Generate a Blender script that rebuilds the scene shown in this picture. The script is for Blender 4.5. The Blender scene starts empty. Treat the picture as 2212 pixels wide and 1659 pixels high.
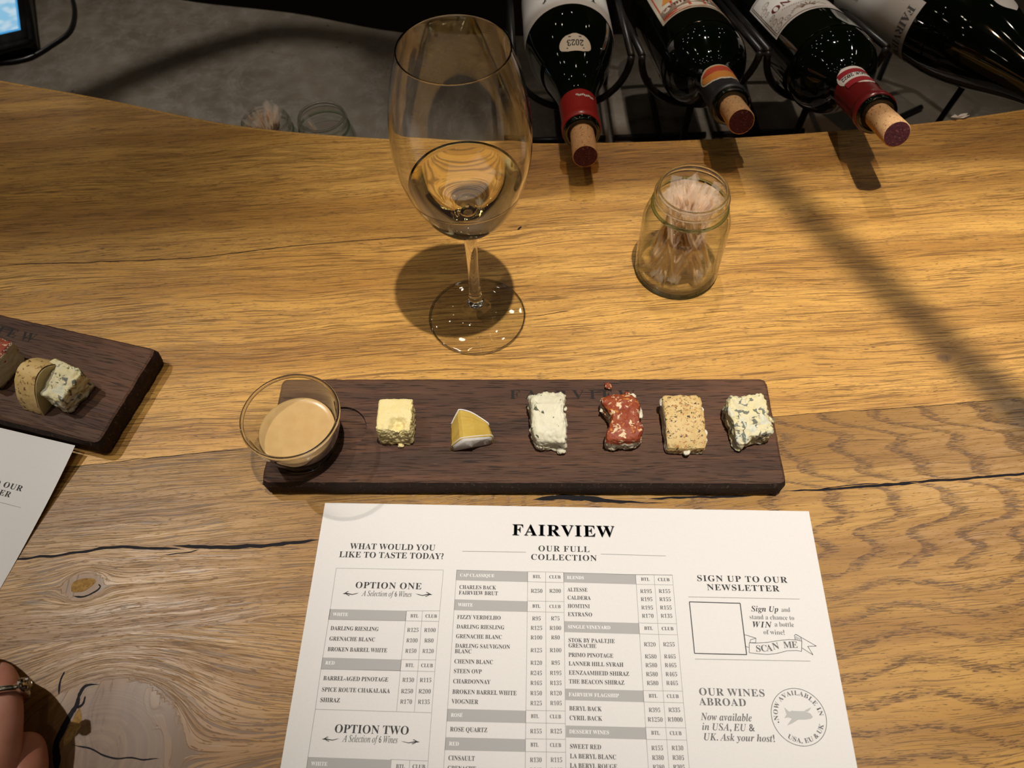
import bpy, bmesh, math, random
import numpy as np
from mathutils import Vector, Matrix, noise
from mathutils.geometry import tessellate_polygon

random.seed(7)
SC = bpy.context.scene
COL = SC.collection

# ------------------------------------------------------------------ camera
F, PITCH, ROLL, CH = 1729.5, 0.99272, -0.03438, 0.45449
IW, IH = 2212.0, 1659.0
FW = np.array([0, math.cos(PITCH), -math.sin(PITCH)])
_r0 = np.array([1.0, 0, 0]); _u0 = np.cross(_r0, FW)
RT = math.cos(ROLL) * _r0 + math.sin(ROLL) * _u0
UP = -math.sin(ROLL) * _r0 + math.cos(ROLL) * _u0
EYE = np.array([0, 0, CH])
cam = bpy.data.cameras.new('camera'); co = bpy.data.objects.new('camera', cam); COL.objects.link(co)
cam.sensor_fit = 'HORIZONTAL'; cam.sensor_width = 36.0; cam.lens = F / IW * 36.0
cam.clip_start = 0.01; cam.clip_end = 30
co.matrix_world = Matrix(((RT[0], UP[0], -FW[0], 0), (RT[1], UP[1], -FW[1], 0), (RT[2], UP[2], -FW[2], CH), (0, 0, 0, 1)))
cam.dof.use_dof = True; cam.dof.focus_distance = 0.51; cam.dof.aperture_fstop = 12.5
SC.camera = co

# ------------------------------------------------------------------ world, lamps, exposure
w = bpy.data.worlds.new('world'); SC.world = w; w.use_nodes = True
w.node_tree.nodes['Background'].inputs[0].default_value = (1.0, 0.82, 0.64, 1)
w.node_tree.nodes['Background'].inputs[1].default_value = 0.05
SC.view_settings.view_transform = 'Standard'; SC.view_settings.look = 'None'
SC.view_settings.exposure = 1.08; SC.view_settings.gamma = 1.0; SC.view_settings.use_curve_mapping = False
SC.cycles.use_denoising = True
SC.cycles.caustics_reflective = False; SC.cycles.caustics_refractive = False
SC.cycles.max_bounces = 16; SC.cycles.transmission_bounces = 16; SC.cycles.transparent_max_bounces = 128
SC.cycles.glossy_bounces = 6; SC.cycles.diffuse_bounces = 4

LAMP_Z = 1.75
def spot(loc, target, watt, size, blend, radius=0.022, col=(1.0, 0.92, 0.83)):
    l = bpy.data.lights.new('downlight_lamp', 'SPOT'); o = bpy.data.objects.new('downlight_lamp', l); COL.objects.link(o)
    l.energy = watt; l.spot_size = math.radians(size); l.spot_blend = blend; l.shadow_soft_size = radius; l.color = col
    o.location = loc
    o.rotation_euler = (Vector(target) - Vector(loc)).to_track_quat('-Z', 'Y').to_euler()
    return o
LAMPS = [
    ((0.141, 0.099, LAMP_Z), (0.19, 0.325, 0), 66, 33, 1.0, 0.014),
    ((-1.0, 0.72, LAMP_Z), (-0.29, 0.185, 0), 30, 19, 1.0, 0.016),
    ((1.30, 0.95, LAMP_Z), (0.38, 0.18, 0), 11, 24, 1.0, 0.016),
    ((-0.85, 1.5, LAMP_Z), (-0.40, 0.86, -0.15), 30, 22, 1.0, 0.016),
    ((0.1, -0.62, LAMP_Z), (0.10, 0.06, 0), 4, 34, 1.0, 0.022),
    ((-0.62, 0.22, LAMP_Z), (-0.28, 0.47, 0), 15, 25, 1.0, 0.02),  # lamp added to brighten the upper left of the counter
    ((0.10, 1.05, LAMP_Z), (0.30, 0.58, 0), 20, 26, 1.0, 0.016),
]
for a in LAMPS: spot(*a)

def at(px, py, z=0.0):
    d = FW + RT * (px - IW / 2) / F - UP * (py - IH / 2) / F
    t = (z - CH) / d[2]
    return Vector(EYE + t * d)

# ------------------------------------------------------------------ helpers
def tag(o, label=None, cat=None, group=None, kind=None):
    if label: o['label'] = label
    if cat: o['category'] = cat
    if group: o['group'] = group
    if kind: o['kind'] = kind
    return o
def empty(name, loc=(0, 0, 0), rz=0.0, label=None, cat=None, group=None):
    o = bpy.data.objects.new(name, None); COL.objects.link(o); o.location = loc; o.rotation_euler = (0, 0, rz)
    o.empty_display_size = 0.02
    return tag(o, label, cat, group)
def mesh(name, vs, fs, m=None, parent=None, smooth=False, mats=None, idx=None):
    me = bpy.data.meshes.new(name); me.from_pydata([tuple(v) for v in vs], [], [tuple(f) for f in fs]); me.update()
    o = bpy.data.objects.new(name, me); COL.objects.link(o)
    for k in (mats or [m]): me.materials.append(k)
    if idx is not None: me.polygons.foreach_set('material_index', idx)
    if smooth: me.polygons.foreach_set('use_smooth', [True] * len(me.polygons))
    if parent: o.parent = parent
    return o
def bobj(name, bm, m, parent=None, smooth=False):
    me = bpy.data.meshes.new(name); bm.normal_update(); bm.to_mesh(me); bm.free()
    o = bpy.data.objects.new(name, me); COL.objects.link(o); me.materials.append(m)
    if smooth: me.polygons.foreach_set('use_smooth', [True] * len(me.polygons))
    if parent: o.parent = parent
    return o
def catmull(pts, n):
    pts = [Vector(p) for p in pts]; P = [pts[0] * 2 - pts[1]] + pts + [pts[-1] * 2 - pts[-2]]; out = []
    for i in range(1, len(P) - 2):
        for k in range(n):
            t = k / n; a, b, c, d = P[i - 1], P[i], P[i + 1], P[i + 2]
            out.append(0.5 * ((2 * b) + (c - a) * t + (2 * a - 5 * b + 4 * c - d) * t * t + (3 * b - a - 3 * c + d) * t ** 3))
    out.append(pts[-1]); return out
def lathe(prof, seg=96, close=False):
    vs, fs = [], []; n = len(prof)
    for r, z in prof:
        for k in range(seg):
            a = 2 * math.pi * k / seg; vs.append((r * math.cos(a), r * math.sin(a), z))
    for i in range(n - (0 if close else 1)):
        j = (i + 1) % n
        for k in range(seg):
            l = (k + 1) % seg; fs.append((i * seg + k, i * seg + l, j * seg + l, j * seg + k))
    return vs, fs
def smoothprof(p, n=6):
    return [(max(v.x, 0.00001), v.y) for v in catmull([(a, b, 0) for a, b in p], n)]
def tube(pts, r, seg=10, closed=False, taper=None):
    pts = [Vector(p) for p in pts]; n = len(pts); vs, fs = [], []
    prev = None
    for i, p in enumerate(pts):
        if closed: t = (pts[(i + 1) % n] - pts[i - 1]).normalized()
        else: t = (pts[min(i + 1, n - 1)] - pts[max(i - 1, 0)]).normalized()
        if prev is None:
            u = t.orthogonal().normalized()
        else:
            u = (prev - t * prev.dot(t)).normalized()
        prev = u; v = t.cross(u); rr = r * (taper[i] if taper else 1)
        for k in range(seg):
            a = 2 * math.pi * k / seg; vs.append(p + (u * math.cos(a) + v * math.sin(a)) * rr)
    for i in range(n if closed else n - 1):
        j = (i + 1) % n
        for k in range(seg):
            l = (k + 1) % seg; fs.append((i * seg + k, i * seg + l, j * seg + l, j * seg + k))
    if not closed:
        fs.append(tuple(range(seg))[::-1]); fs.append(tuple((n - 1) * seg + k for k in range(seg)))
    return vs, fs
def join(*parts):
    vs, fs = [], []
    for v, f in parts:
        b = len(vs); vs += list(v); fs += [tuple(i + b for i in q) for q in f]
    return vs, fs
def boxvf(x0, x1, y0, y1, z0, z1):
    v = [(x, y, z) for z in (z0, z1) for y in (y0, y1) for x in (x0, x1)]
    return v, [(0, 2, 3, 1), (4, 5, 7, 6), (0, 1, 5, 4), (2, 6, 7, 3), (0, 4, 6, 2), (1, 3, 7, 5)]
def prism(outline, z0, z1):
    n = len(outline)
    vs = [(x, y, z0) for x, y in outline] + [(x, y, z1) for x, y in outline]
    tri = tessellate_polygon([[Vector((x, y, 0)) for x, y in outline]])
    fs = [(a + n, b + n, c + n) for a, b, c in tri] + [(c, b, a) for a, b, c in tri]
    fs += [(i, (i + 1) % n, (i + 1) % n + n, i + n) for i in range(n)]
    return vs, fs

# ------------------------------------------------------------------ node materials
class N:
    def __init__(s, name):
        s.m = bpy.data.materials.new(name); s.m.use_nodes = True; s.t = s.m.node_tree; s.t.nodes.clear()
        s.out = s.t.nodes.new('ShaderNodeOutputMaterial')
    def node(s, typ, **kw):
        n = s.t.nodes.new('ShaderNode' + typ)
        for k, v in kw.items(): setattr(n, k, v)
        return n
    def put(s, inp, v):
        if v is None: return
        if isinstance(v, bpy.types.NodeSocket): s.t.links.new(v, inp)
        else:
            if isinstance(v, (tuple, list)) and len(v) == 3 and inp.type == 'RGBA': v = (*v, 1)
            inp.default_value = v
    def math(s, op, a, b=None, c=None, clamp=False):
        n = s.node('Math', operation=op, use_clamp=clamp); s.put(n.inputs[0], a); s.put(n.inputs[1], b); s.put(n.inputs[2], c); return n.outputs[0]
    def step(s, v, lo, hi, a=0.0, b=1.0):
        n = s.node('MapRange', interpolation_type='SMOOTHSTEP'); s.put(n.inputs[0], v)
        s.put(n.inputs[1], lo); s.put(n.inputs[2], hi); s.put(n.inputs[3], a); s.put(n.inputs[4], b); return n.outputs[0]
    def mix(s, f, a, b, mode='MIX'):
        n = s.node('Mix', data_type='RGBA', blend_type=mode); s.put(n.inputs[0], f); s.put(n.inputs[6], a); s.put(n.inputs[7], b); return n.outputs[2]
    def coord(s, which='Object'): return s.node('TexCoord').outputs[which]
    def attr(s, name): return s.node('Attribute', attribute_name=name)
    def sep(s, v):
        n = s.node('SeparateXYZ'); s.put(n.inputs[0], v); return n.outputs
    def comb(s, x, y, z):
        n = s.node('CombineXYZ'); s.put(n.inputs[0], x); s.put(n.inputs[1], y); s.put(n.inputs[2], z); return n.outputs[0]
    def scale(s, v, sc):
        n = s.node('VectorMath', operation='MULTIPLY'); s.put(n.inputs[0], v); s.put(n.inputs[1], sc if isinstance(sc, (tuple, list)) else (sc,) * 3); return n.outputs[0]
    def noise(s, v, sc=1.0, det=3.0, rough=0.5, dist=0.0):
        n = s.node('TexNoise'); s.put(n.inputs['Vector'], v); s.put(n.inputs['Scale'], sc); s.put(n.inputs['Detail'], det)
        s.put(n.inputs['Roughness'], rough); s.put(n.inputs['Distortion'], dist); return n.outputs[0]
    def voro(s, v, sc, feature='F1', rnd=1.0):
        n = s.node('TexVoronoi', feature=feature); s.put(n.inputs['Vector'], v); s.put(n.inputs['Scale'], sc); s.put(n.inputs['Randomness'], rnd); return n
    def bump(s, h, strength=0.3, dist=0.001):
        n = s.node('Bump'); s.put(n.inputs['Height'], h); s.put(n.inputs['Strength'], strength); s.put(n.inputs['Distance'], dist); return n.outputs[0]
    def bsdf(s, **kw):
        n = s.node('BsdfPrincipled')
        for k, v in kw.items(): s.put(n.inputs[k.replace('_', ' ')], v)
        return n.outputs[0]
    def surf(s, sh):
        s.t.links.new(sh, s.out.inputs[0]); return s.m

def plain(name, col, rough=0.5, **kw):
    n = N(name); return n.surf(n.bsdf(Base_Color=col, Roughness=rough, **kw))

def glass(name, tint=(1, 1, 1), ior=1.45, thin=0.0, rough=0.0):
    """refracting glass; thin > 0 lets part of the light straight through, as a thin wall does"""
    n = N(name)
    g = n.node('BsdfGlass'); n.put(g.inputs[0], tint); n.put(g.inputs[1], rough); n.put(g.inputs['IOR'], ior)
    if thin <= 0: return n.surf(g.outputs[0])
    t = n.node('BsdfTransparent'); n.put(t.inputs[0], tint)
    m = n.node('MixShader'); n.put(m.inputs[0], thin); n.t.links.new(g.outputs[0], m.inputs[1]); n.t.links.new(t.outputs[0], m.inputs[2])
    return n.surf(m.outputs[0])
def thinglass(name, tint=(0.97, 0.98, 0.95), edge=(0.25, 0.33, 0.22), refl=1.0, edge_pow=4.0):
    n = N(name)
    lw = n.node('LayerWeight'); n.put(lw.inputs[0], 0.5)
    e = n.math('POWER', lw.outputs['Facing'], edge_pow)
    t = n.node('BsdfTransparent'); n.put(t.inputs[0], n.mix(e, tint, edge))
    g = n.node('BsdfGlossy'); n.put(g.inputs[0], (1, 1, 1)); n.put(g.inputs[1], 0.01)
    fr = n.math('MULTIPLY_ADD', n.math('POWER', lw.outputs['Facing'], 5.0), 0.7, 0.04)
    m = n.node('MixShader'); n.put(m.inputs[0], n.math('MULTIPLY', fr, refl, clamp=True)); n.t.links.new(t.outputs[0], m.inputs[1]); n.t.links.new(g.outputs[0], m.inputs[2])
    return n.surf(m.outputs[0])

def film_mat():
    n = N('wrapper_film')
    t = n.node('BsdfTransparent'); n.put(t.inputs[0], (0.985, 0.98, 0.97))
    d = n.node('BsdfTranslucent'); n.put(d.inputs[0], (0.85, 0.80, 0.74)); d2 = n.node('BsdfDiffuse'); n.put(d2.inputs[0], (0.85, 0.80, 0.74))
    a = n.node('AddShader'); n.t.links.new(d.outputs[0], a.inputs[0]); n.t.links.new(d2.outputs[0], a.inputs[1])
    m = n.node('MixShader'); n.put(m.inputs[0], 0.12); n.t.links.new(t.outputs[0], m.inputs[1]); n.t.links.new(a.outputs[0], m.inputs[2])
    g = n.node('BsdfGlossy'); n.put(g.inputs[0], (1, 1, 1)); n.put(g.inputs[1], 0.08)
    lw = n.node('LayerWeight'); n.put(lw.inputs[0], 0.5)
    m2 = n.node('MixShader'); n.put(m2.inputs[0], n.math('MULTIPLY_ADD', n.math('POWER', lw.outputs['Facing'], 5.0), 0.5, 0.03)); n.t.links.new(m.outputs[0], m2.inputs[1]); n.t.links.new(g.outputs[0], m2.inputs[2])
    return n.surf(m2.outputs[0])

def oak():
    n = N('oak_counter')
    g = n.attr('grain').outputs['Vector']; s = n.sep(g); a, c, ring = s[0], s[1], s[2]
    aux = n.sep(n.attr('aux').outputs['Vector']); tint, burl, bandw = aux[0], aux[1], aux[2]
    off = n.math('MULTIPLY', tint, 7.3)
    wob = n.noise(n.comb(n.math('MULTIPLY', a, 9.0), n.math('MULTIPLY', c, 30.0), off), 1, 3)
    c2 = n.math('ADD', c, n.math('MULTIPLY', n.math('SUBTRACT', wob, 0.5), 0.012))
    wob2 = n.noise(n.comb(n.math('MULTIPLY', a, 60.0), n.math('MULTIPLY', c, 120.0), off), 1, 2)
    rr = n.math('ADD', ring, n.math('MULTIPLY', n.math('SUBTRACT', wob2, 0.5), 0.010))
    fr = n.math('FRACT', n.math('DIVIDE', rr, 0.033))
    band = n.math('MULTIPLY', n.step(fr, 0.0, 0.08), n.step(fr, 0.18, 0.50, 1.0, 0.0))
    bandm = n.math('MULTIPLY', band, bandw)
    pn = n.noise(n.comb(n.math('MULTIPLY', a, 190.0), n.math('MULTIPLY', c2, 2300.0), off), 1, 2.0, 0.5)
    thr = n.math('SUBTRACT', 0.625, n.math('MULTIPLY', bandm, 0.155))
    pore = n.step(pn, thr, n.math('ADD', thr, 0.06))
    ln = n.noise(n.comb(n.math('MULTIPLY', a, 34.0), n.math('MULTIPLY', c2, 1900.0), n.math('ADD', off, 3.7)), 1, 2.0, 0.45)
    reg = n.noise(n.comb(n.math('MULTIPLY', a, 4.0), n.math('MULTIPLY', c2, 45.0), off), 1, 2)
    lthr = n.math('ADD', n.math('MULTIPLY', bandw, 0.10), n.math('SUBTRACT', 0.498, n.math('MULTIPLY', n.math('SUBTRACT', reg, 0.5), 0.22)))
    pore = n.math('MAXIMUM', pore, n.math('MULTIPLY', n.step(ln, lthr, n.math('ADD', lthr, 0.075)), 0.88))
    fiber = n.noise(n.comb(n.math('MULTIPLY', a, 14.0), n.math('MULTIPLY', c2, 420.0), off), 1, 3)
    broad = n.noise(n.comb(n.math('MULTIPLY', a, 3.5), n.math('MULTIPLY', c2, 38.0), off), 1, 3)
    cl = n.mix(n.step(broad, 0.3, 0.72), (0.60, 0.332, 0.080), (0.38, 0.187, 0.039))
    cl = n.mix(n.math('MULTIPLY', n.step(fiber, 0.42, 0.75), 0.45), cl, (0.28, 0.125, 0.026))
    cl = n.mix(n.math('MULTIPLY', bandm, 0.35), cl, (0.24, 0.115, 0.035))
    cl = n.mix(burl, cl, n.mix(n.step(n.noise(n.comb(n.math('MULTIPLY', ring, 420.0), n.math('MULTIPLY', a, 12.0), 0.0), 1, 3), 0.3, 0.7), (0.26, 0.138, 0.056), (0.18, 0.088, 0.036)))
    cl = n.mix(n.math('MULTIPLY', n.math('MULTIPLY', pore, n.math('SUBTRACT', 1.0, n.math('MULTIPLY', burl, 0.7))), 0.80), cl, (0.095, 0.040, 0.009))
    tone = n.node('HueSaturation'); n.put(tone.inputs['Value'], n.math('ADD', 0.45, tint)); n.put(tone.inputs['Color'], cl)
    h = n.math('MULTIPLY', n.math('ADD', n.math('MULTIPLY', pore, -1.0), n.math('MULTIPLY', fiber, 0.5)), n.math('SUBTRACT', 1.0, burl))
    return n.surf(n.bsdf(Base_Color=tone.outputs[0], Roughness=n.step(fiber, 0.2, 0.8, 0.31, 0.45), Specular_IOR_Level=0.45, Normal=n.bump(h, 0.22, 0.0006)))

def dark_board():
    n = N('dark_stave_wood')
    co_ = n.coord(); s = n.sep(co_)
    wob = n.noise(n.scale(co_, (7, 30, 30)), 1, 2)
    y = n.math('ADD', s[1], n.math('MULTIPLY', wob, 0.012))
    pn = n.noise(n.comb(n.math('MULTIPLY', s[0], 60.0), n.math('MULTIPLY', y, 1200.0), n.math('MULTIPLY', s[2], 300.0)), 1, 2.5)
    fib = n.noise(n.comb(n.math('MULTIPLY', s[0], 12.0), n.math('MULTIPLY', y, 250.0), n.math('MULTIPLY', s[2], 200.0)), 1, 3)
    bro = n.noise(n.comb(n.math('MULTIPLY', s[0], 6.0), n.math('MULTIPLY', y, 24.0), 3.0), 1, 3)
    cl = n.mix(n.step(bro, 0.3, 0.7), (0.105, 0.050, 0.027), (0.044, 0.022, 0.014))
    cl = n.mix(n.math('MULTIPLY', n.step(fib, 0.45, 0.8), 0.55), cl, (0.165, 0.070, 0.034))
    cl = n.mix(n.math('MULTIPLY', n.step(pn, 0.57, 0.66), 0.85), cl, (0.010, 0.006, 0.005))
    dust = n.math('MULTIPLY', n.step(n.noise(n.comb(n.math('MULTIPLY', s[0], 120.0), n.math('MULTIPLY', y, 900.0), 9.0), 1, 3), 0.66, 0.78), 0.30)
    cl = n.mix(dust, cl, (0.28, 0.20, 0.14))
    h = n.math('ADD', n.math('MULTIPLY', n.step(pn, 0.5, 0.66), -1.0), n.math('MULTIPLY', fib, 0.6))
    return n.surf(n.bsdf(Base_Color=cl, Roughness=0.62, Specular_IOR_Level=0.3, Normal=n.bump(h, 0.5, 0.0005)))

def concrete():
    n = N('polished_concrete'); co_ = n.coord()
    a = n.noise(co_, 7, 5, 0.6); b = n.noise(co_, 45, 5, 0.65); v = n.noise(n.scale(co_, (1, 1, 1)), 16, 4, 0.6, 2.2)
    cl = n.mix(n.step(a, 0.3, 0.7), (0.120, 0.097, 0.070), (0.175, 0.144, 0.106))
    cl = n.mix(n.math('MULTIPLY', n.step(b, 0.4, 0.75), 0.5), cl, (0.20, 0.18, 0.15))
    vein = n.math('SUBTRACT', 1.0, n.step(n.math('ABSOLUTE', n.math('SUBTRACT', v, 0.5)), 0.0, 0.025))
    cl = n.mix(n.math('MULTIPLY', vein, 0.22), cl, (0.30, 0.28, 0.25))
    pit = n.math('SUBTRACT', 1.0, n.step(n.voro(co_, 42).outputs['Distance'], 0.05, 0.10))
    cl = n.mix(n.math('MULTIPLY', pit, n.step(a, 0.45, 0.6)), cl, (0.03, 0.026, 0.02))
    return n.surf(n.bsdf(Base_Color=cl, Roughness=n.step(b, 0.3, 0.7, 0.30, 0.48), Normal=n.bump(b, 0.12, 0.002)))

def paper():
    n = N('white_paper'); co_ = n.coord()
    f = n.noise(co_, 900, 3)
    return n.surf(n.bsdf(Base_Color=n.mix(f, (0.70, 0.685, 0.665), (0.75, 0.735, 0.715)), Roughness=0.75, Specular_IOR_Level=0.25, Normal=n.bump(f, 0.08, 0.0003)))

def cheese_mat(name, base, base2, spots=None, bump=0.5, sss=0.15, bscale=500, rough=0.55):
    """spots: list of (scale, lo, hi, colour, amount, stretch)"""
    n = N(name); co_ = n.coord()
    a = n.noise(co_, 120, 4); f = n.noise(co_, bscale, 4, 0.6)
    cl = n.mix(n.step(a, 0.3, 0.7), base, base2)
    for k, (sc, lo, hi, colr, amt, st) in enumerate(spots or []):
        sh = n.node('VectorMath', operation='ADD'); n.put(sh.inputs[0], n.scale(co_, st)); n.put(sh.inputs[1], (k * 1.37 + 0.3, k * 2.1, k * 0.7))
        cl = n.mix(n.math('MULTIPLY', n.step(n.noise(sh.outputs[0], sc, 3, 0.55, 0.6), lo, hi), amt), cl, colr)
    return n.surf(n.bsdf(Base_Color=cl, Roughness=rough, Specular_IOR_Level=0.35, Subsurface_Weight=sss, Subsurface_Radius=(0.004, 0.003, 0.0015), Subsurface_Scale=1.0, Normal=n.bump(f, bump, 0.0007)))

def cork_mat(name, a_, b_, dots, sc=900):
    n = N(name); co_ = n.coord(); f = n.noise(co_, sc, 3); v = n.noise(n.scale(co_, (1, 1, 0.5)), 700, 2)
    cl = n.mix(n.step(f, 0.3, 0.7), a_, b_); cl = n.mix(n.math('MULTIPLY', n.step(v, 0.60, 0.68), 0.8), cl, dots)
    return n.surf(n.bsdf(Base_Color=cl, Roughness=0.8, Specular_IOR_Level=0.2, Normal=n.bump(f, 0.5, 0.0005)))

def skin():
    n = N('skin'); co_ = n.coord(); a = n.noise(co_, 60, 4); f = n.noise(co_, 700, 3)
    cl = n.mix(n.step(a, 0.3, 0.7), (0.45, 0.180, 0.115), (0.54, 0.25, 0.17))
    return n.surf(n.bsdf(Base_Color=cl, Roughness=0.5, Subsurface_Weight=0.2, Subsurface_Radius=(0.006, 0.002, 0.001), Subsurface_Scale=1.0, Normal=n.bump(f, 0.25, 0.0004)))

def emit(name, col, st):
    n = N(name); e = n.node('Emission'); n.put(e.inputs[0], col); n.put(e.inputs[1], st); return n.surf(e.outputs[0])

M = dict(
    oak=oak(), board=dark_board(), concrete=concrete(), paper=paper(), skin=skin(),
    boardedge=cork_mat('dark_board_edge', (0.030, 0.016, 0.011), (0.018, 0.011, 0.008), (0.075, 0.048, 0.032), 160),
    shade_tint=thinglass('shade_sheet_tint', (0.45, 0.36, 0.28), (0.3, 0.25, 0.2)),  # for the added sheet that dims the key lamp
    band_oak=cork_mat('edge_oak', (0.52, 0.30, 0.085), (0.40, 0.21, 0.055), (0.22, 0.10, 0.03), 300),
    resin=plain('black_resin', (0.009, 0.008, 0.010), 0.55, Specular_IOR_Level=0.12), filler=cork_mat('tan_filler', (0.42, 0.25, 0.07), (0.30, 0.16, 0.05), (0.2, 0.1, 0.03), 400),
    burn=plain('burnt_wood', (0.010, 0.006, 0.004), 0.8), ink=plain('black_ink', (0.028, 0.028, 0.028), 0.7), ink2=plain('grey_ink', (0.12, 0.12, 0.12), 0.7),
    band=plain('grey_tint', (0.40, 0.395, 0.385), 0.75), lt=plain('pale_tint', (0.70, 0.69, 0.67), 0.75), white=plain('white_ink', (0.86, 0.85, 0.83), 0.75), line=plain('rule_ink', (0.30, 0.30, 0.29), 0.75), rivet=plain('plane_ink', (0.46, 0.46, 0.45), 0.75),
    glass=glass('clear_glass', (1, 1, 1), 1.47), tint=glass('greenish_glass', (0.74, 0.84, 0.72), 1.5), footglass=thinglass('foot_glass', (0.99, 0.99, 0.985), (0.6, 0.57, 0.5), 1.8, 3.0), ramekin=thinglass('ramekin_glass', (0.98, 0.98, 0.965), (0.34, 0.32, 0.26), 1.9, 3.5), jar=thinglass('jar_glass', (0.985, 0.99, 0.97), (0.36, 0.41, 0.32), 1.6, 4.5), film=film_mat(),
    wine=glass('white_wine', (0.98, 0.94, 0.76), 1.34), bottle=plain('dark_green_glass', (0.0022, 0.0042, 0.0015), 0.04, Specular_IOR_Level=0.6, Coat_Weight=0.3),
    wire=plain('black_wire', (0.012, 0.011, 0.011), 0.35), redcap=plain('red_capsule', (0.26, 0.018, 0.014), 0.3), blackcap=plain('black_capsule', (0.022, 0.022, 0.024), 0.45), maroon=plain('maroon_capsule', (0.15, 0.012, 0.012), 0.25),
    cork=cork_mat('cork', (0.56, 0.34, 0.16), (0.46, 0.26, 0.11), (0.22, 0.10, 0.04)), stained=cork_mat('stained_cork', (0.085, 0.020, 0.026), (0.045, 0.012, 0.016), (0.20, 0.07, 0.06)),
    lab=plain('label_paper', (0.72, 0.69, 0.64), 0.6), cream=plain('cream_paper', (0.62, 0.55, 0.42), 0.6), red=plain('label_red', (0.50, 0.07, 0.03), 0.6), orange=plain('label_orange', (0.62, 0.24, 0.04), 0.6), taupe=plain('label_taupe', (0.24, 0.16, 0.11), 0.6), wred=plain('label_wine_red', (0.33, 0.02, 0.03), 0.5), dkred=plain('label_dark_red', (0.12, 0.015, 0.015), 0.6), greyl=plain('label_grey', (0.30, 0.29, 0.27), 0.6),
    pick=plain('birch', (0.66, 0.44, 0.24), 0.6), sauce=cheese_mat('mustard_sauce', (0.60, 0.40, 0.17), (0.56, 0.36, 0.145), None, 0.02, 0.25, 60, 0.22),
    black=plain('black_plastic', (0.008, 0.008, 0.009), 0.3), steel=plain('silver', (0.75, 0.70, 0.60), 0.15, Metallic=1.0), gem=glass('gemstone', (1, 1, 1), 2.2),
    darkwood=plain('dark_bar_front', (0.035, 0.018, 0.010), 0.6), dark=plain('dark_floor', (0.020, 0.014, 0.010), 0.8), wall=plain('warm_wall', (0.20, 0.15, 0.10), 0.8), ceil=plain('warm_ceiling', (0.16, 0.125, 0.09), 0.9),
    iron=plain('black_iron', (0.02, 0.02, 0.02), 0.5), lens=emit('lamp_lens', (1.0, 0.88, 0.70), 9.0),
)

# ------------------------------------------------------------------ lettering
_G = {}
def _ch(c, st):
    if st in 'BR':
        if 'A' <= c <= 'Z': return chr(0x1D400 + ord(c) - 65)
        if 'a' <= c <= 'z': return chr(0x1D41A + ord(c) - 97)
        if '0' <= c <= '9': return chr(0x1D7CE + ord(c) - 48)
    if st == 'I':
        if 'A' <= c <= 'Z': return chr(0x1D434 + ord(c) - 65)
        if c == 'h': return '\u210e'
        if 'a' <= c <= 'z': return chr(0x1D44E + ord(c) - 97)
    if st == 'J':
        if 'A' <= c <= 'Z': return chr(0x1D468 + ord(c) - 65)
        if 'a' <= c <= 'z': return chr(0x1D482 + ord(c) - 97)
    return c
_bold_marks = "&?-!,.·"
def _load(chars):
    todo = [k for k in dict.fromkeys(chars) if k not in _G]
    tmp = []
    for c, st in todo:
        if c in ' ': _G[(c, st)] = ([], [], 0.26); continue
        base = {'Ñ': 'N', 'É': 'E'}.get(c, c)
        pair = []
        for body in (_ch(base, st), _ch(base, st) * 2):
            cu = bpy.data.curves.new('glyph', 'FONT'); cu.body = body; cu.size = 1.0; cu.resolution_u = 3
            cu.offset = {'R': -0.011}.get(st, 0.0) if base.isalnum() else 0.012
            o = bpy.data.objects.new('glyph', cu); COL.objects.link(o); pair.append(o)
        tmp.append((c, st, base, pair))
    bpy.context.view_layer.update(); dg = bpy.context.evaluated_depsgraph_get()
    for c, st, base, pair in tmp:
        ms = []
        for o in pair:
            e = o.evaluated_get(dg); me = e.to_mesh()
            ms.append(([tuple(v.co)[:2] for v in me.vertices], [tuple(p.vertices) for p in me.polygons])); e.to_mesh_clear()
        vs, fs = ms[0]
        adv = (max(v[0] for v in ms[1][0]) - max(v[0] for v in vs)) if vs else 0.3
        if c in 'ÑÉ':
            b = len(vs); x = adv / 2
            acc = [(x - .16, .74), (x - .05, .80), (x + .05, .76), (x + .16, .82), (x + .16, .77), (x + .05, .71), (x - .05, .75), (x - .16, .69)] if c == 'Ñ' else [(x - .03, .72), (x + .09, .86), (x + .17, .84), (x + .03, .72)]
            vs = vs + acc; n = len(acc)
            fs = fs + ([(b, b + 1, b + 6, b + 7), (b + 1, b + 2, b + 5, b + 6), (b + 2, b + 3, b + 4, b + 5)] if c == 'Ñ' else [tuple(b + i for i in range(4))])
        _G[(c, st)] = (vs, fs, adv)
        for o in pair: bpy.data.objects.remove(o)
def text2d(s, st, cap, width=None, xs=None):
    """glyph outlines laid out on a straight baseline from the origin: cap height in metres, spaced out to the given width"""
    _load([(c, st) for c in s]); k = cap / 0.66; nat = sum(_G[(c, st)][2] for c in s) * k
    sx, tr = 1.0, 0.0
    if width:
        extra = width - nat
        if extra < 0 or len(s) < 2: sx = width / nat
        else:
            sx = min(1.18, 1 + 0.5 * extra / nat); tr = (width - nat * sx) / (len(s) - 1)
    out = []; x = 0.0
    for c in s:
        vs, fs, adv = _G[(c, st)]
        out.append((x, adv * k * sx, [(v[0] * k * sx, v[1] * k) for v in vs], fs)); x += adv * k * sx + tr
    return out, x - tr
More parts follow.
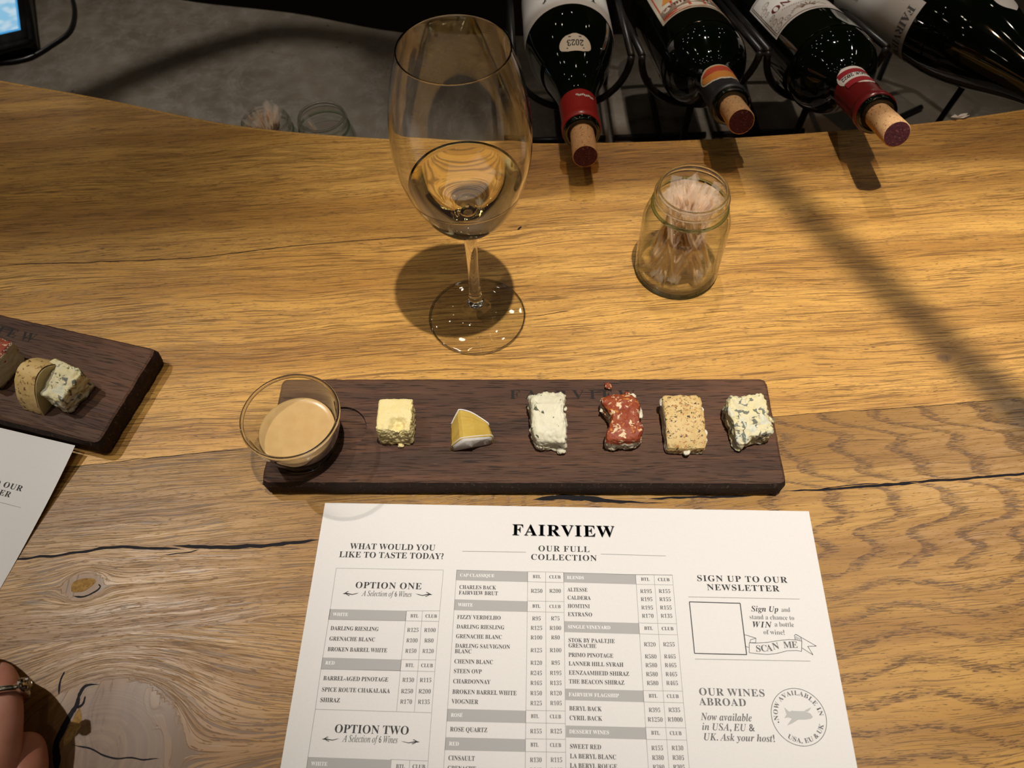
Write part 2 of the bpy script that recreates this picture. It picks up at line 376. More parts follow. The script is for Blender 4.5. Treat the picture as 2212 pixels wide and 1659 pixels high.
class Print:
    """flat printing on a sheet: polygons in sheet coordinates (x right, y up)"""
    def __init__(s): s.v, s.f = [], []
    def poly(s, pts, z=0.0):
        b = len(s.v); s.v += [(p[0], p[1], z) for p in pts]
        if len(pts) == 4: s.f.append((b, b + 1, b + 2, b + 3))
        else: s.f += [tuple(b + i for i in t) for t in tessellate_polygon([[Vector((p[0], p[1], 0)) for p in pts]])]
    def text(s, x, y, string, cap, width=None, st='B', z=0.0, ang=0.0):
        gl, _ = text2d(string, st, cap, width); c, sn = math.cos(ang), math.sin(ang)
        for gx, _a, vs, fs in gl:
            b = len(s.v); s.v += [(x + (gx + vx) * c - vy * sn, y + (gx + vx) * sn + vy * c, z) for vx, vy in vs]
            s.f += [tuple(b + i for i in q) for q in fs]
    def arc(s, cx, cy, r, a_mid, string, cap, width, st='B', z=0.0, inward=False):
        gl, tot = text2d(string, st, cap, width)
        for gx, ga, vs, fs in gl:
            d = (gx + ga / 2 - tot / 2) / r
            a = a_mid - d if not inward else a_mid + d
            b = len(s.v)
            for vx, vy in vs:
                u = vx - ga / 2; q = r + vy if not inward else r - vy
                tx, ty = (math.sin(a), -math.cos(a)) if not inward else (-math.sin(a), math.cos(a))
                s.v.append((cx + q * math.cos(a) + u * tx, cy + q * math.sin(a) + u * ty, z))
            s.f += [tuple(b + i for i in k) for k in fs]
    def rule(s, a, b, wd=0.00025, z=0.0):
        a, b = Vector(a), Vector(b); n = Vector((-(b - a).y, (b - a).x)).normalized() * wd / 2
        s.poly([a - n, b - n, b + n, a + n], z)
    def path(s, pts, wd=0.0003, z=0.0):
        for i in range(len(pts) - 1): s.rule(pts[i], pts[i + 1], wd, z)
    def ring(s, cx, cy, r, wd, z=0.0, n=72):
        s.path([(cx + r * math.cos(2 * math.pi * k / n), cy + r * math.sin(2 * math.pi * k / n)) for k in range(n + 1)], wd, z)
    def make(s, name, m, parent, fn=None):
        return mesh(name, [fn(*v) if fn else v for v in s.v], s.f, m, parent)

# ------------------------------------------------------------------ room shell
def shell():
    def st(name, vf, m):
        return tag(mesh(name, *vf, m), kind='structure')
    st('floor', boxvf(-3, 3, -1.5, 3.2, -1.08, -1.05), M['dark'])
    st('wall_back', boxvf(-3, 3, 3.2, 3.25, -1.05, 1.9), M['wall'])
    st('wall_left', boxvf(-3.05, -3, -1.5, 3.2, -1.05, 1.9), M['wall'])
    st('wall_right', boxvf(3, 3.05, -1.5, 3.2, -1.05, 1.9), M['wall'])
    st('wall_front', boxvf(-3, 3, -1.55, -1.5, -1.05, 1.9), M['wall'])
    c = st('ceiling', boxvf(-3.05, 3.05, -1.55, 3.25, 1.9, 1.94), M['ceil'])
    rnd = random.Random(5)
    spots = [a[0] for a in LAMPS] + [(-2.2 + 0.86 * i + rnd.uniform(-.25, .25), -1.1 + 0.78 * k + rnd.uniform(-.25, .25), LAMP_Z) for i in range(6) for k in range(6)]
    for x, y, z in spots:
        v, f = lathe([(0.001, 1.9), (0.035, 1.9), (0.035, z + 0.02), (0.032, z + 0.02), (0.032, 1.87), (0.001, 1.87)], 24)
        mesh('downlight_can', [(p + x, q + y, t) for p, q, t in v], f, M['iron'], c)
        v, f = lathe([(0.0005, z + 0.024), (0.029, z + 0.024)], 20)
        mesh('downlight_lens', [(p + x, q + y, t) for p, q, t in v], f, M['lens'], c)
    # unseen iron bar added to cast the diagonal shadow on the counter
    v, f = join(tube([(0.168, 0.331, 0.8), (0.262, 0.154, 0.8)], 0.0085), tube([(0.168, 0.331, 0.8), (0.168, 0.331, 1.9)], 0.006))
    mesh('shadow_bar', v, f, M['iron'], c)
    # unseen tinted sheet added to dim the key lamp along the far counter edge
    l1 = Vector(LAMPS[0][0]); q = [at(1080, 428, 0).lerp(l1, 0.4), at(2330, 330, 0).lerp(l1, 0.4)]; q += [q[1] + Vector((0, .12, 0)), q[0] + Vector((0, .12, 0))]
    v, f = prism([(p.x, p.y) for p in q], 0.70, 0.706); sh = mesh('shade_sheet', v, f, M['shade_tint'], c)
    v, f = join(*[tube([(p.x, p.y, 0.703), (p.x, p.y, 1.9)], 0.003) for p in q[2:]]); mesh('shade_sheet_rod', v, f, M['iron'], sh)
    lp = Vector(LAMPS[3][0]); arc = catmull([at(*q, -0.15) * .5 + lp * .5 for q in ((60, 262), (200, 205), (330, 150), (450, 108), (600, 72), (760, 82), (900, 110))], 5)  # unseen curved bar added to cast the arc shadow on the concrete
    v, f = join(tube(arc, 0.011), *[tube([arc[k], (arc[k].x, arc[k].y, 1.9)], 0.004) for k in (6, 24)])
    mesh('shadow_hoop', v, f, M['iron'], c)
shell()

# ------------------------------------------------------------------ oak counter
EDGE = [(-0.80, 0.775), (-0.62, 0.712), (-0.461, 0.651), (-0.367, 0.622), (-0.234, 0.577), (-0.098, 0.552), (0.02, 0.5405), (0.161, 0.5375), (0.275, 0.5422), (0.346, 0.5474), (0.448, 0.562), (0.60, 0.600), (0.80, 0.665)]
L1 = [(-0.80, 0.418), (-0.387, 0.421), (-0.239, 0.4235), (-0.159, 0.4295), (-0.034, 0.437), (0.15, 0.446), (0.45, 0.460), (0.80, 0.48)]
L2 = [(-0.80, 0.212), (-0.286, 0.244), (-0.165, 0.255), (0.0, 0.259), (0.167, 0.264), (0.338, 0.272), (0.80, 0.30)]
L3 = [(-0.80, 0.178), (-0.311, 0.183), (-0.245, 0.1885), (-0.120, 0.190), (-0.05, 0.2015), (0.012, 0.208), (0.08, 0.2065), (0.146, 0.207), (0.169, 0.211), (0.317, 0.2165), (0.80, 0.235)]
L4 = [(-0.80, 0.100), (-0.260, 0.133), (-0.188, 0.139), (-0.122, 0.142), (0.175, 0.157), (0.296, 0.161), (0.80, 0.185)]
def curve_y(L, xs):
    px, py = np.array([p[0] for p in L]), np.array([p[1] for p in L])
    m = np.gradient(py, px); i = np.clip(np.searchsorted(px, xs) - 1, 0, len(px) - 2)
    h = px[i + 1] - px[i]; t = (xs - px[i]) / h
    return (2 * t**3 - 3 * t**2 + 1) * py[i] + (t**3 - 2 * t**2 + t) * h * m[i] + (-2 * t**3 + 3 * t**2) * py[i + 1] + (t**3 - t**2) * h * m[i + 1]
def smooth_noise(x, y, s, seed):
    out = np.zeros_like(x)
    for k in range(4):
        a = 1.7 * seed + 2.1 * k; fq = s * (1 + 0.83 * k)
        out += np.sin(fq * (x * math.cos(a) + y * math.sin(a)) + 3.1 * a) * np.cos(fq * 0.7 * (y * math.cos(a * 1.3) - x * math.sin(a * 1.3)) + a) / (1 + k)
    return out / 2.0
BURL, KNOT, KNOT2 = (-0.226, 0.072), (-0.256, 0.165), (0.296, 0.306)
def grain_fields(X, Y, plank):
    a = X.copy(); c = Y - 0.045 * X
    c = c + 0.004 * smooth_noise(X, Y * 3, 9, plank + 1)
    burl = np.zeros_like(X); bandw = np.full_like(X, 0.35)
    ring = 1.0 * c + 0.012 * smooth_noise(X, Y, 12, plank + 5)
    def flow(B, R, sx, inner, a, c, burl):
        dx, dy = (X - B[0]) / sx, Y - B[1]
        r2 = dx**2 + dy**2 + 1e-9; k = np.minimum(R * R / r2, 1.0)
        fall = np.exp(-np.maximum(np.sqrt(r2) - R, 0) / (R * 3.5))
        c = c - dy * k * fall; a = a + dx * k * fall * 0.6
        inn = 1 / (1 + np.exp((np.sqrt(r2) - R) / (R * 0.10)))
        return a, c, np.maximum(burl, inn * inner), np.sqrt(r2), inn
    if plank in (2, 3):
        dc = Y - (0.195 + 0.035 * (X - 0.25)); ad = np.sqrt(dc**2 + 0.004**2)
        kink = 0.010 * np.sin(dc * 150 + X * 14) + 0.006 * np.sin(dc * 330 + 1.3 + X * 20)
        rr = X + 1.35 * ad + kink
        wgt = 1 / (1 + np.exp(-(X - 0.0) / 0.03)); ring = rr * wgt + ring * 2.2 * (1 - wgt)
        bandw = 0.25 + 0.75 * wgt
    if plank == 3:
        a, c, burl, r, inn = flow(KNOT, 0.0085, 1.5, 0.75, a, c, burl)
        ring = ring * (1 - inn) + r * inn * 3
    if plank == 1:
        a, c, burl, r, inn = flow(KNOT2, 0.0035, 1.3, 0.9, a, c, burl); bandw[:] = 0.22
    if plank == 0:
        ring = 1.5 * c + 0.03 * smooth_noise(X, Y, 8, 3); bandw[:] = 0.30
    if plank == 4:
        a, c, burl, r, inn = flow(BURL, 0.040, 1.15, 0.85, a, c, burl)
        ring2 = 2.2 * c + 0.020 * np.sin(X * 26 + Y * 20) * np.clip((0.12 - Y) / 0.06, 0, 1.5) + 0.010 * np.sin(X * 70 + 2)
        ring = ring2 * (1 - inn) + r * inn
        bandw = np.where(X > 0.0, 0.85, 0.35) * (1 - inn)
    return a, c, ring, burl, bandw
def counter():
    xs = np.arange(-0.80, 0.8001, 0.0025); n = len(xs)
    curves = [np.full(n, -0.12), curve_y(L4, xs), curve_y(L3, xs), curve_y(L2, xs), curve_y(L1, xs), curve_y(EDGE, xs)]
    tints = [0.36, 0.33, 0.27, 0.66, 0.48]; planks = [4, 3, 2, 1, 0]
    V, A1, A2, Fc = [], [], [], []; base = 0
    for s in range(5):
        lo, hi = curves[s], curves[s + 1]; rows = max(6, int(np.ceil((hi - lo).max() / 0.0025)))
        T = np.linspace(0, 1, rows + 1)[:, None]; Y = lo[None] + (hi - lo)[None] * T; X = np.repeat(xs[None], rows + 1, 0)
        Z = np.zeros_like(X)
        if s == 4:  # eased far edge
            d = hi[None] - Y; Z = np.where(d < 0.004, -0.004 + np.sqrt(np.maximum(0.004**2 - (0.004 - d)**2, 0)), 0)
        a, c, r, b, bw = grain_fields(X, Y, planks[s])
        V.append(np.stack([X, Y, Z], -1).reshape(-1, 3)); A1.append(np.stack([a, c, r], -1).reshape(-1, 3))
        A2.append(np.stack([np.full_like(X, tints[s]), b, bw], -1).reshape(-1, 3))
        I = np.arange(rows)[:, None] * n + np.arange(n - 1)[None] + base; I = I.reshape(-1)
        Fc.append(np.stack([I, I + 1, I + 1 + n, I + n], -1)); base += (rows + 1) * n
    # far face and underside
    far = curves[5]
    for z0, z1, y0, y1 in ((-0.004, -0.045, far, far), (-0.045, -0.045, far, np.full(n, -0.12)), (-0.045, 0.0, np.full(n, -0.12), np.full(n, -0.12))):
        P = np.stack([np.stack([xs, y0, np.full(n, z0)], -1), np.stack([xs, y1, np.full(n, z1)], -1)]).reshape(-1, 3)
        V.append(P); A1.append(np.stack([P[:, 0], P[:, 1] + P[:, 2], P[:, 1]], -1)); A2.append(np.tile([0.42, 0, 0.2], (2 * n, 1)))
        I = np.arange(n - 1) + base; Fc.append(np.stack([I, I + 1, I + 1 + n, I + n], -1)); base += 2 * n
    V, A1, A2, Fc = map(np.concatenate, (V, A1, A2, Fc))
    me = bpy.data.meshes.new('oak_counter'); me.vertices.add(len(V)); me.vertices.foreach_set('co', V.astype(np.float32).ravel())
    me.loops.add(Fc.size); me.loops.foreach_set('vertex_index', Fc.astype(np.int32).ravel())
    me.polygons.add(len(Fc)); me.polygons.foreach_set('loop_start', np.arange(0, Fc.size, 4, dtype=np.int32)); me.polygons.foreach_set('loop_total', np.full(len(Fc), 4, np.int32))
    me.polygons.foreach_set('use_smooth', [True] * len(Fc))
    me.update(calc_edges=True); me.validate()
    for nm, A in (('grain', A1), ('aux', A2)):
        at_ = me.attributes.new(nm, 'FLOAT_VECTOR', 'POINT'); at_.data.foreach_set('vector', A.astype(np.float32).ravel())
    me.materials.append(M['oak'])
    o = bpy.data.objects.new('bar_counter', me); COL.objects.link(o)
    tag(o, 'thick golden oak bar counter top with black filled cracks and curved far edge', 'counter')
    v = [(x, y - d, 0.00006 - (0.0040 - math.sqrt(max(0.004**2 - (0.004 - d)**2, 0)) if d < .004 else 0)) for x, y in zip(xs, far) for d in (0.0002, 0.0010, 0.0022, 0.0034, 0.0048)]
    f = [(5 * i + k, 5 * i + k + 1, 5 * i + k + 6, 5 * i + k + 5) for i in range(n - 1) for k in range(4)]
    mesh('edge_band', v, f, M['band_oak'], o, True)['label'] = 'thin pale edge band'
    def crack(pts, wd, m=M['resin'], name='crack', z=0.00008, jag=0.35, n=14):
        P = catmull([Vector((p[0], p[1], 0)) for p in pts], n); v = []
        for i, p in enumerate(P):
            t = (P[min(i + 1, len(P) - 1)] - P[max(i - 1, 0)]).normalized(); nn = Vector((-t.y, t.x, 0))
            q = i / (len(P) - 1); wloc = wd(q) if callable(wd) else wd
            wloc *= 1 + jag * (noise.noise(Vector((p.x * 180, p.y * 180, 1))) + 0.6 * noise.noise(Vector((p.x * 600, p.y * 600, 4))))
            wloc *= min(1, 8 * q + 0.05, 8 * (1 - q) + 0.05)
            off = nn * 0.0008 * noise.noise(Vector((p.x * 120, p.y * 120, 7)))
            v += [p + off + nn * wloc / 2 + Vector((0, 0, z)), p + off - nn * wloc / 2 + Vector((0, 0, z))]
        f = [(2 * i, 2 * i + 1, 2 * i + 3, 2 * i + 2) for i in range(len(P) - 1)]
        mesh(name, v, f, m, o)
    P = lambda *pp: [at(*p)[:2] for p in pp]
    crack(P((0, 572), (150, 568), (420, 556), (650, 530), (1000, 504)), 0.0007)
    crack(P((0, 1211), (110, 1201), (240, 1183), (320, 1184), (395, 1188)), lambda q: 0.0012 + 0.0016 * q * (1.2 - q))
    crack(P((372, 1181), (470, 1181), (580, 1178), (690, 1166)), lambda q: 0.0022)
    crack(P((355, 1199), (400, 1194), (430, 1187)), 0.0006)
    crack(P((1150, 1079), (1230, 1074), (1330, 1083), (1448, 1088)), lambda q: 0.0030 * math.sin(math.pi * min(1, q + .15)) + .0006)
    crack(P((1400, 1078), (1500, 1074), (1627, 1072)), 0.0014)
    crack(P((1690, 1061), (1800, 1056), (1900, 1047), (1980, 1043)), lambda q: 0.0008 + 0.0016 * q)
    crack(P((1960, 1041), (2060, 1036), (2212, 1023), (2300, 1016)), lambda q: 0.0016)
    crack(P((1760, 1057), (1850, 1046), (1900, 1043)), 0.0006)
    crack(P((60, 1016), (150, 1010), (300, 992), (560, 966)), 0.0004); crack(P((1660, 901), (1800, 890), (2000, 878), (2212, 858)), 0.00035)
    crack(P((1153, 683), (1195, 677), (1232, 671)), 0.0004)
    crack(P((216, 1478), (185, 1482), (172, 1500), (166, 1522), (152, 1545), (138, 1570), (124, 1605), (122, 1640), (120, 1680)), lambda q: 0.0012 + 0.0035 * q)
    crack(P((185, 1503), (180, 1520), (166, 1530)), 0.0012); crack(P((140, 1450), (131, 1470), (128, 1500)), 0.0011)
    crack(P((155, 1608), (200, 1620), (232, 1634), (300, 1640), (345, 1640)), 0.0008)
    crack(P((172, 1528), (165, 1560), (150, 1590), (138, 1612)), lambda q: 0.0048 * math.sin(math.pi * q) + .0012, M['filler'], 'crack_filler', 0.0001)
    crack(P((1118, 497), (1126, 489)), 0.0014)
    # the pale cut branch inside the knot
    k0 = at(178, 1264); kp = [(k0.x + 0.0065 * math.cos(t) * (1 + .12 * math.sin(3 * t)) + 0.002 * math.sin(t), k0.y + 0.0047 * math.sin(t) * (1 + .1 * math.cos(2 * t))) for t in np.linspace(0, 2 * math.pi, 28, endpoint=False)]
    pr = Print(); pr.poly(kp, 0.00006); pr.make('knot', M['filler'], o)
    kp = [(k0.x + 0.006 + 0.0024 * math.cos(t), k0.y + 0.001 + 0.0012 * math.sin(t)) for t in np.linspace(0, 2 * math.pi, 14, endpoint=False)]
    crack(P((212, 1262), (216, 1268), (205, 1278), (180, 1290), (158, 1287)), 0.0010, M['burn'], 'knot_rim')
    return o
counter()

# ------------------------------------------------------------------ concrete back counter
def back_counter():
    xs = np.linspace(-1.2, 1.2, 97)
    far = [(-1.2, 1.42), (-0.75, 1.19), (-0.567, 1.085), (-0.423, 1.022), (-0.264, 0.981), (-0.129, 0.933), (0.05, 0.915), (0.25, 0.915), (0.453, 0.934), (0.8, 1.02), (1.2, 1.2)]
    fy = curve_y(far, xs)
    out = [(x, 0.42) for x in xs] + [(x, y) for x, y in zip(xs[::-1], fy[::-1])]
    v, f = prism(out, -0.20, -0.15)
    o = mesh('back_counter', v, f, M['concrete'])
    tag(o, 'lower grey polished concrete worktop behind the oak counter', 'counter')
    out2 = [(x, 0.44) for x in xs] + [(x, y - 0.05) for x, y in zip(xs[::-1], fy[::-1])]
    v, f = prism(out2, -1.05, -0.20); mesh('cabinet_body', v, f, M['darkwood'], o)
    v, f = boxvf(-1.2, 1.2, 0.02, 0.42, -1.05, -0.045)
    b = mesh('bar_front', v, f, M['darkwood'], bpy.data.objects['bar_counter'])
back_counter()

# ------------------------------------------------------------------ serving boards
BW, BH, BT = 0.319, 0.0773, 0.017
def loc2(o, p):
    return o.matrix_basis.inverted() @ p
def board(origin, rz, label):
    """origin: far left top corner; local x along the board, local -y towards the viewer"""
    e = empty('serving_board', (origin[0], origin[1], 0), rz, label, 'board', 'dark serving boards')
    def outline(ins, rad):
        pts = []
        for cx, cy, a0 in ((BW - ins - rad, -ins - rad, 0), (ins + rad, -ins - rad, 90), (ins + rad, -BH + ins + rad, 180), (BW - ins - rad, -BH + ins + rad, 270)):
            for k in range(7):
                a = math.radians(a0 + 15 * k); pts.append((cx + rad * math.cos(a), cy + rad * math.sin(a)))
        dense = []
        for i in range(len(pts)):
            a, b = Vector(pts[i]), Vector(pts[(i + 1) % len(pts)]); m = max(1, int((b - a).length / 0.004))
            for k in range(m): dense.append(a.lerp(b, k / m))
        return dense
    levels = [(0.0025, 0.0), (0.0005, 0.003), (0.0, 0.012), (0.0012, 0.0162), (0.0026, BT)]
    base = outline(0.0, 0.004); cx, cy = BW / 2, -BH / 2
    bm = bmesh.new(); loops = []
    for ins, z in levels:
        lp = []
        for p in base:
            j = 0.00035 * noise.noise(Vector((p.x * 160, p.y * 160, z * 60))) + (0.0006 * noise.noise(Vector((p.x * 500, p.y * 500, z * 300))) if min(p.x, BW - p.x) < 0.008 else 0)
            dx = math.copysign(min(abs(p.x - cx), 1), p.x - cx); dy = p.y - cy
            sx = (BW / 2 - ins) / (BW / 2); sy = (BH / 2 - ins) / (BH / 2)
            lp.append(bm.verts.new((cx + dx * sx + j, cy + dy * sy + j, z)))
        loops.append(lp)
    n = len(base)
    for i in range(len(levels) - 1):
        for k in range(n):
            bm.faces.new((loops[i][k], loops[i][(k + 1) % n], loops[i + 1][(k + 1) % n], loops[i + 1][k]))
    bm.faces.new(loops[0][::-1])
    # round recess for the dip bowl
    rc, rr = RECESS, 0.0165
    ring_t = [bm.verts.new((rc[0] + rr * math.cos(2 * math.pi * k / 64), rc[1] + rr * math.sin(2 * math.pi * k / 64), BT)) for k in range(64)]
    ring_b = [bm.verts.new((rc[0] + (rr - .0004) * math.cos(2 * math.pi * k / 64), rc[1] + (rr - .0004) * math.sin(2 * math.pi * k / 64), BT - 0.0018)) for k in range(64)]
    for k in range(64): bm.faces.new((ring_t[k], ring_b[k], ring_b[(k + 1) % 64], ring_t[(k + 1) % 64]))
    bm.faces.new(ring_b)
    bm.edges.ensure_lookup_table()
    te = [bm.edges.get((loops[-1][k], loops[-1][(k + 1) % n])) for k in range(n)] + [bm.edges.get((ring_t[k], ring_t[(k + 1) % 64])) for k in range(64)]
    bmesh.ops.triangle_fill(bm, edges=te, use_beauty=True, normal=(0, 0, 1))
    bmesh.ops.recalc_face_normals(bm, faces=bm.faces)
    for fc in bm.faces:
        if abs(fc.normal.z) < .6: fc.material_index = 1  # side faces get a darker brown than the top
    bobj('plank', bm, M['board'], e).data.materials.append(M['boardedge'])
    return e
mb_o = (-0.1522, 0.2969); mb_r = -0.0408
_p = at(735, 927, BT); _dx, _dy = _p.x - mb_o[0], _p.y - mb_o[1]
RECESS = (_dx * math.cos(mb_r) + _dy * math.sin(mb_r), -_dx * math.sin(mb_r) + _dy * math.cos(mb_r))
MB = board(mb_o, mb_r, 'long dark brown wooden serving board with dip bowl and six cheese pieces on it')
def b_loc(px, py, z=BT):
    p = at(px, py, z); d = Vector((p.x - mb_o[0], p.y - mb_o[1])); c, s = math.cos(mb_r), math.sin(mb_r)
    return Vector((d.x * c + d.y * s, -d.x * s + d.y * c, z))
pr = Print(); t0, t1 = b_loc(1100, 862), b_loc(1372, 861)
pr.text(t0.x, t0.y, 'FAIRVIEW', 0.0066, (t1 - t0).x, 'B', BT + 0.00005)
BRAND = pr
brand0 = pr.make('engraved_lettering', M['burn'], MB)
lb_r = math.radians(-16.6); lbTR = at(342, 752, BT)
lb_o = (lbTR.x - BW * math.cos(lb_r), lbTR.y - BW * math.sin(lb_r))
LB = empty('serving_board', (lb_o[0], lb_o[1], 0), lb_r, 'dark brown wooden serving board cut by the photo edge, with menu sheet in front', 'board', 'dark serving boards')
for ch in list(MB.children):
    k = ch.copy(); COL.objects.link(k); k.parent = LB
def on_lb(px, py, z=BT): return at(px, py, z)

# ------------------------------------------------------------------ menus
MX, MY, MA = -0.11848, 0.2131, -0.05617
PT = 0.0003
class Sheet:
    def __init__(s, ox, oy, rz): s.o = (ox, oy); s.c, s.s = math.cos(rz), math.sin(rz)
    def uv(s, px, py):
        p = at(px, py, PT); dx, dy = p.x - s.o[0], p.y - s.o[1]
        return Vector((dx * s.c + dy * s.s, -dx * s.s + dy * s.c))
SH = Sheet(MX, MY, MA)
def A(x, y): return SH.uv(620 + x / 2.8645, 1080 + y / 2.8645)
def B(x, y): return SH.uv(1180 + x / 2.8657, 1080 + y / 2.8657)
Z1, Z2 = PT + 0.00008, PT + 0.00014
def menu():
    e = empty('menu_sheet', (MX, MY, 0), MA, 'white printed wine list sheet lying straight in front of the dark board', 'menu', 'white printed menus')
    nx, ny, Wd, Hd = 60, 42, 0.297, 0.21
    v = [(Wd * i / nx, -Hd * j / ny, PT) for j in range(ny + 1) for i in range(nx + 1)]; k = len(v)
    v += [(x, y, 0.00005) for x, y, z in v]
    f = [(j * (nx + 1) + i, (j + 1) * (nx + 1) + i, (j + 1) * (nx + 1) + i + 1, j * (nx + 1) + i + 1) for j in range(ny) for i in range(nx)]
    f += [tuple(q + k for q in t[::-1]) for t in f]
    per = [i for i in range(nx + 1)] + [j * (nx + 1) + nx for j in range(1, ny + 1)] + [ny * (nx + 1) + i for i in range(nx - 1, -1, -1)] + [j * (nx + 1) for j in range(ny - 1, 0, -1)]
    f += [(per[i], per[(i + 1) % len(per)], per[(i + 1) % len(per)] + k, per[i] + k) for i in range(len(per))]
    mesh('paper', v, f, M['paper'], e)
    head, opt, tab, wh, bands, rules, news, abroad, emb, bann, soft = (Print() for _ in range(11))
    title = Print(); bars, revs = [], []
    def T(P, Q, x0, y0, x1, s, cap, st='B', Qe=None):
        a = Q(x0, y0); b = (Qe or Q)(x1, y0); P.text(a.x, a.y, s, cap, b.x - a.x, st, Z2)
    # title and headings
    T(soft, A, 1393, 220.5, 423, 'FAIRVIEW', 0.0068, 'B', B)
    T(title, A, 1390, 217, 420, 'FAIRVIEW', 0.0068, 'B', B)
    T(head, A, 388, 303, 918, 'WHAT WOULD YOU', 0.0035); T(head, A, 320, 354, 970, 'LIKE TO TASTE TODAY?', 0.0035)
    T(head, A, 1553, 317, 268, 'OUR FULL', 0.0034, 'B', B); T(head, A, 1508, 370, 314, 'COLLECTION', 0.0034, 'B', B)
    rules.rule(A(1085, 318), A(1478, 323), 0.0003, Z2); rules.rule(B(338, 335), B(740, 347), 0.0003, Z2)
    # the two option boxes
    IC = 0.00215
    T(opt, A, 420, 545, 833, 'OPTION ONE', 0.0036); T(opt, A, 465, 594, 772, 'A Selection of 6 Wines', 0.0030, 'I')
    T(opt, A, 290, 1440, 755, 'OPTION TWO', 0.0040); T(opt, A, 345, 1496, 685, 'A Selection of 6 Wines', 0.0032, 'I')
    def flourish(Q, x0, x1, y, fl):
        w_ = x1 - x0; q = lambda t, d: Q(x0 + w_ * (t if not fl else 1 - t), y + d)
        pts = [(0, 3), (.18, -4), (.30, -1), (.42, 2), (.6, 6), (.85, 0), (1, -3), (.85, 4), (.6, 11), (.42, 8), (.25, 5), (.12, 6)]
        opt.poly([q(*p) for p in pts], Z2)
        opt.path([q(.15, 0), q(.28, -9), q(.36, -11)], 0.0004, Z2); opt.path([q(.2, 4), q(.34, 13), q(.42, 15)], 0.0004, Z2)
    flourish(A, 345, 445, 577, False); flourish(A, 795, 900, 583, True); flourish(A, 215, 325, 1478, False); flourish(A, 705, 822, 1495, True)
    def lines(Q, *segs):
        for s in segs:
            for i in range(len(s) - 1): rules.rule(Q(*s[i]), Q(*s[i + 1]), 0.00022, Z1)
    lines(A, [(305, 422), (968, 434)], [(305, 422), (268, 675), (210, 1045), (175, 1295), (130, 1590), (118, 1675)], [(968, 434), (945, 686), (920, 990), (895, 1317), (873, 1615), (868, 1690)],
          [(740, 686), (945, 686)], [(255, 740), (940, 752)], [(708, 988), (920, 990)], [(210, 1047), (917, 1062)], [(175, 1295), (895, 1317)], [(640, 1606), (873, 1615)],
          [(740, 686), (708, 988), (678, 1308)], [(838, 688), (815, 990), (788, 1312)], [(760, 1612), (755, 1690)])
    for q in ([(265, 675), (740, 686), (735, 748), (255, 738)], [(220, 975), (708, 988), (702, 1058), (210, 1045)], [(130, 1590), (648, 1608), (640, 1690), (118, 1675)]):
        bars.append(Print()); bars[-1].poly([A(*p) for p in q], Z1)
    HC = 0.0018
    for x0, x1, y, s in ((283, 378, 717, 'WHITE'), (236, 295, 1018, 'RED'), (148, 250, 1643, 'WHITE')): revs.append(Print()); T(revs[-1], A, x0, y, x1, s, HC)
    for xa, xb, xc, xd, y in ((763, 813, 855, 928, 727), (732, 785, 828, 903, 1033), (673, 728, 775, 855, 1660)):
        T(opt, A, xa, y, xb, 'BTL', HC); T(opt, A, xc, y + 1, xd, 'CLUB', HC)
    for x0, x1, y, s, p0, p1, p, c0, c1, c in (
            (268, 567, 805, 'DARLING RIESLING', 742, 815, 'R125', 847, 920, 'R100'), (260, 545, 870, 'GRENACHE BLANC', 737, 808, 'R100', 848, 907, 'R80'),
            (250, 620, 935, 'BROKEN BARREL WHITE', 730, 801, 'R150', 836, 908, 'R120'), (223, 627, 1115, 'BARREL-AGED PINOTAGE', 712, 786, 'R130', 820, 894, 'R115'),
            (213, 637, 1185, 'SPICE ROUTE CHAKALAKA', 704, 780, 'R250', 812, 890, 'R200'), (203, 327, 1250, 'SHIRAZ', 698, 774, 'R170', 808, 884, 'R135')):
        T(opt, A, x0, y, x1, s, IC); T(opt, A, p0, y + 11, p1, p, IC, 'R'); T(opt, A, c0, y + 12, c1, c, IC, 'R')
    # collection table, left half
    xl = lambda y: 1050 - (y - 434) * 0.066
    xa_ = lambda y: 1490 - (y - 444) * 0.0135
    xb_ = lambda y: 1600 + (y - 444) * 0.004
    xc_ = lambda y: 1712 + (y - 444) * 0.011
    for y, h, name, n1 in ((434, 63, 'CAP CLASSIQUE', 1283), (615, 67, 'WHITE', 1150), (1292, 78, 'ROSÉ', 1087), (1468, 80, 'RED', 1064)):
        bars.append(Print()); bars[-1].poly([A(xl(y), y), A(xa_(y + 12), y + 12), A(xa_(y + h + 11), y + h + 11), A(xl(y + h), y + h)], Z1)
        revs.append(Print()); T(revs[-1], A, xl(y) + 20, y + h * .64, n1, name, HC)
        T(tab, A, xa_(y) + 30, y + h * .5 + 18, xa_(y) + 80, 'BTL', HC); T(tab, A, xb_(y) + 22, y + h * .5 + 20, xb_(y) + 93, 'CLUB', HC)
        lines(A, [(xa_(y), y + 10), (xc_(y), y + 14)], [(xa_(y), y + h + 9), (xc_(y), y + h + 14)])
    lines(A, [(xl(434), 434), (xl(1690), 1690)], [(xa_(444), 444), (xa_(1690), 1690)], [(xb_(444), 446), (xb_(1690), 1690)], [(xc_(444), 448), (xc_(1690), 1690)], [(xl(434), 434), (xa_(444), 444)])
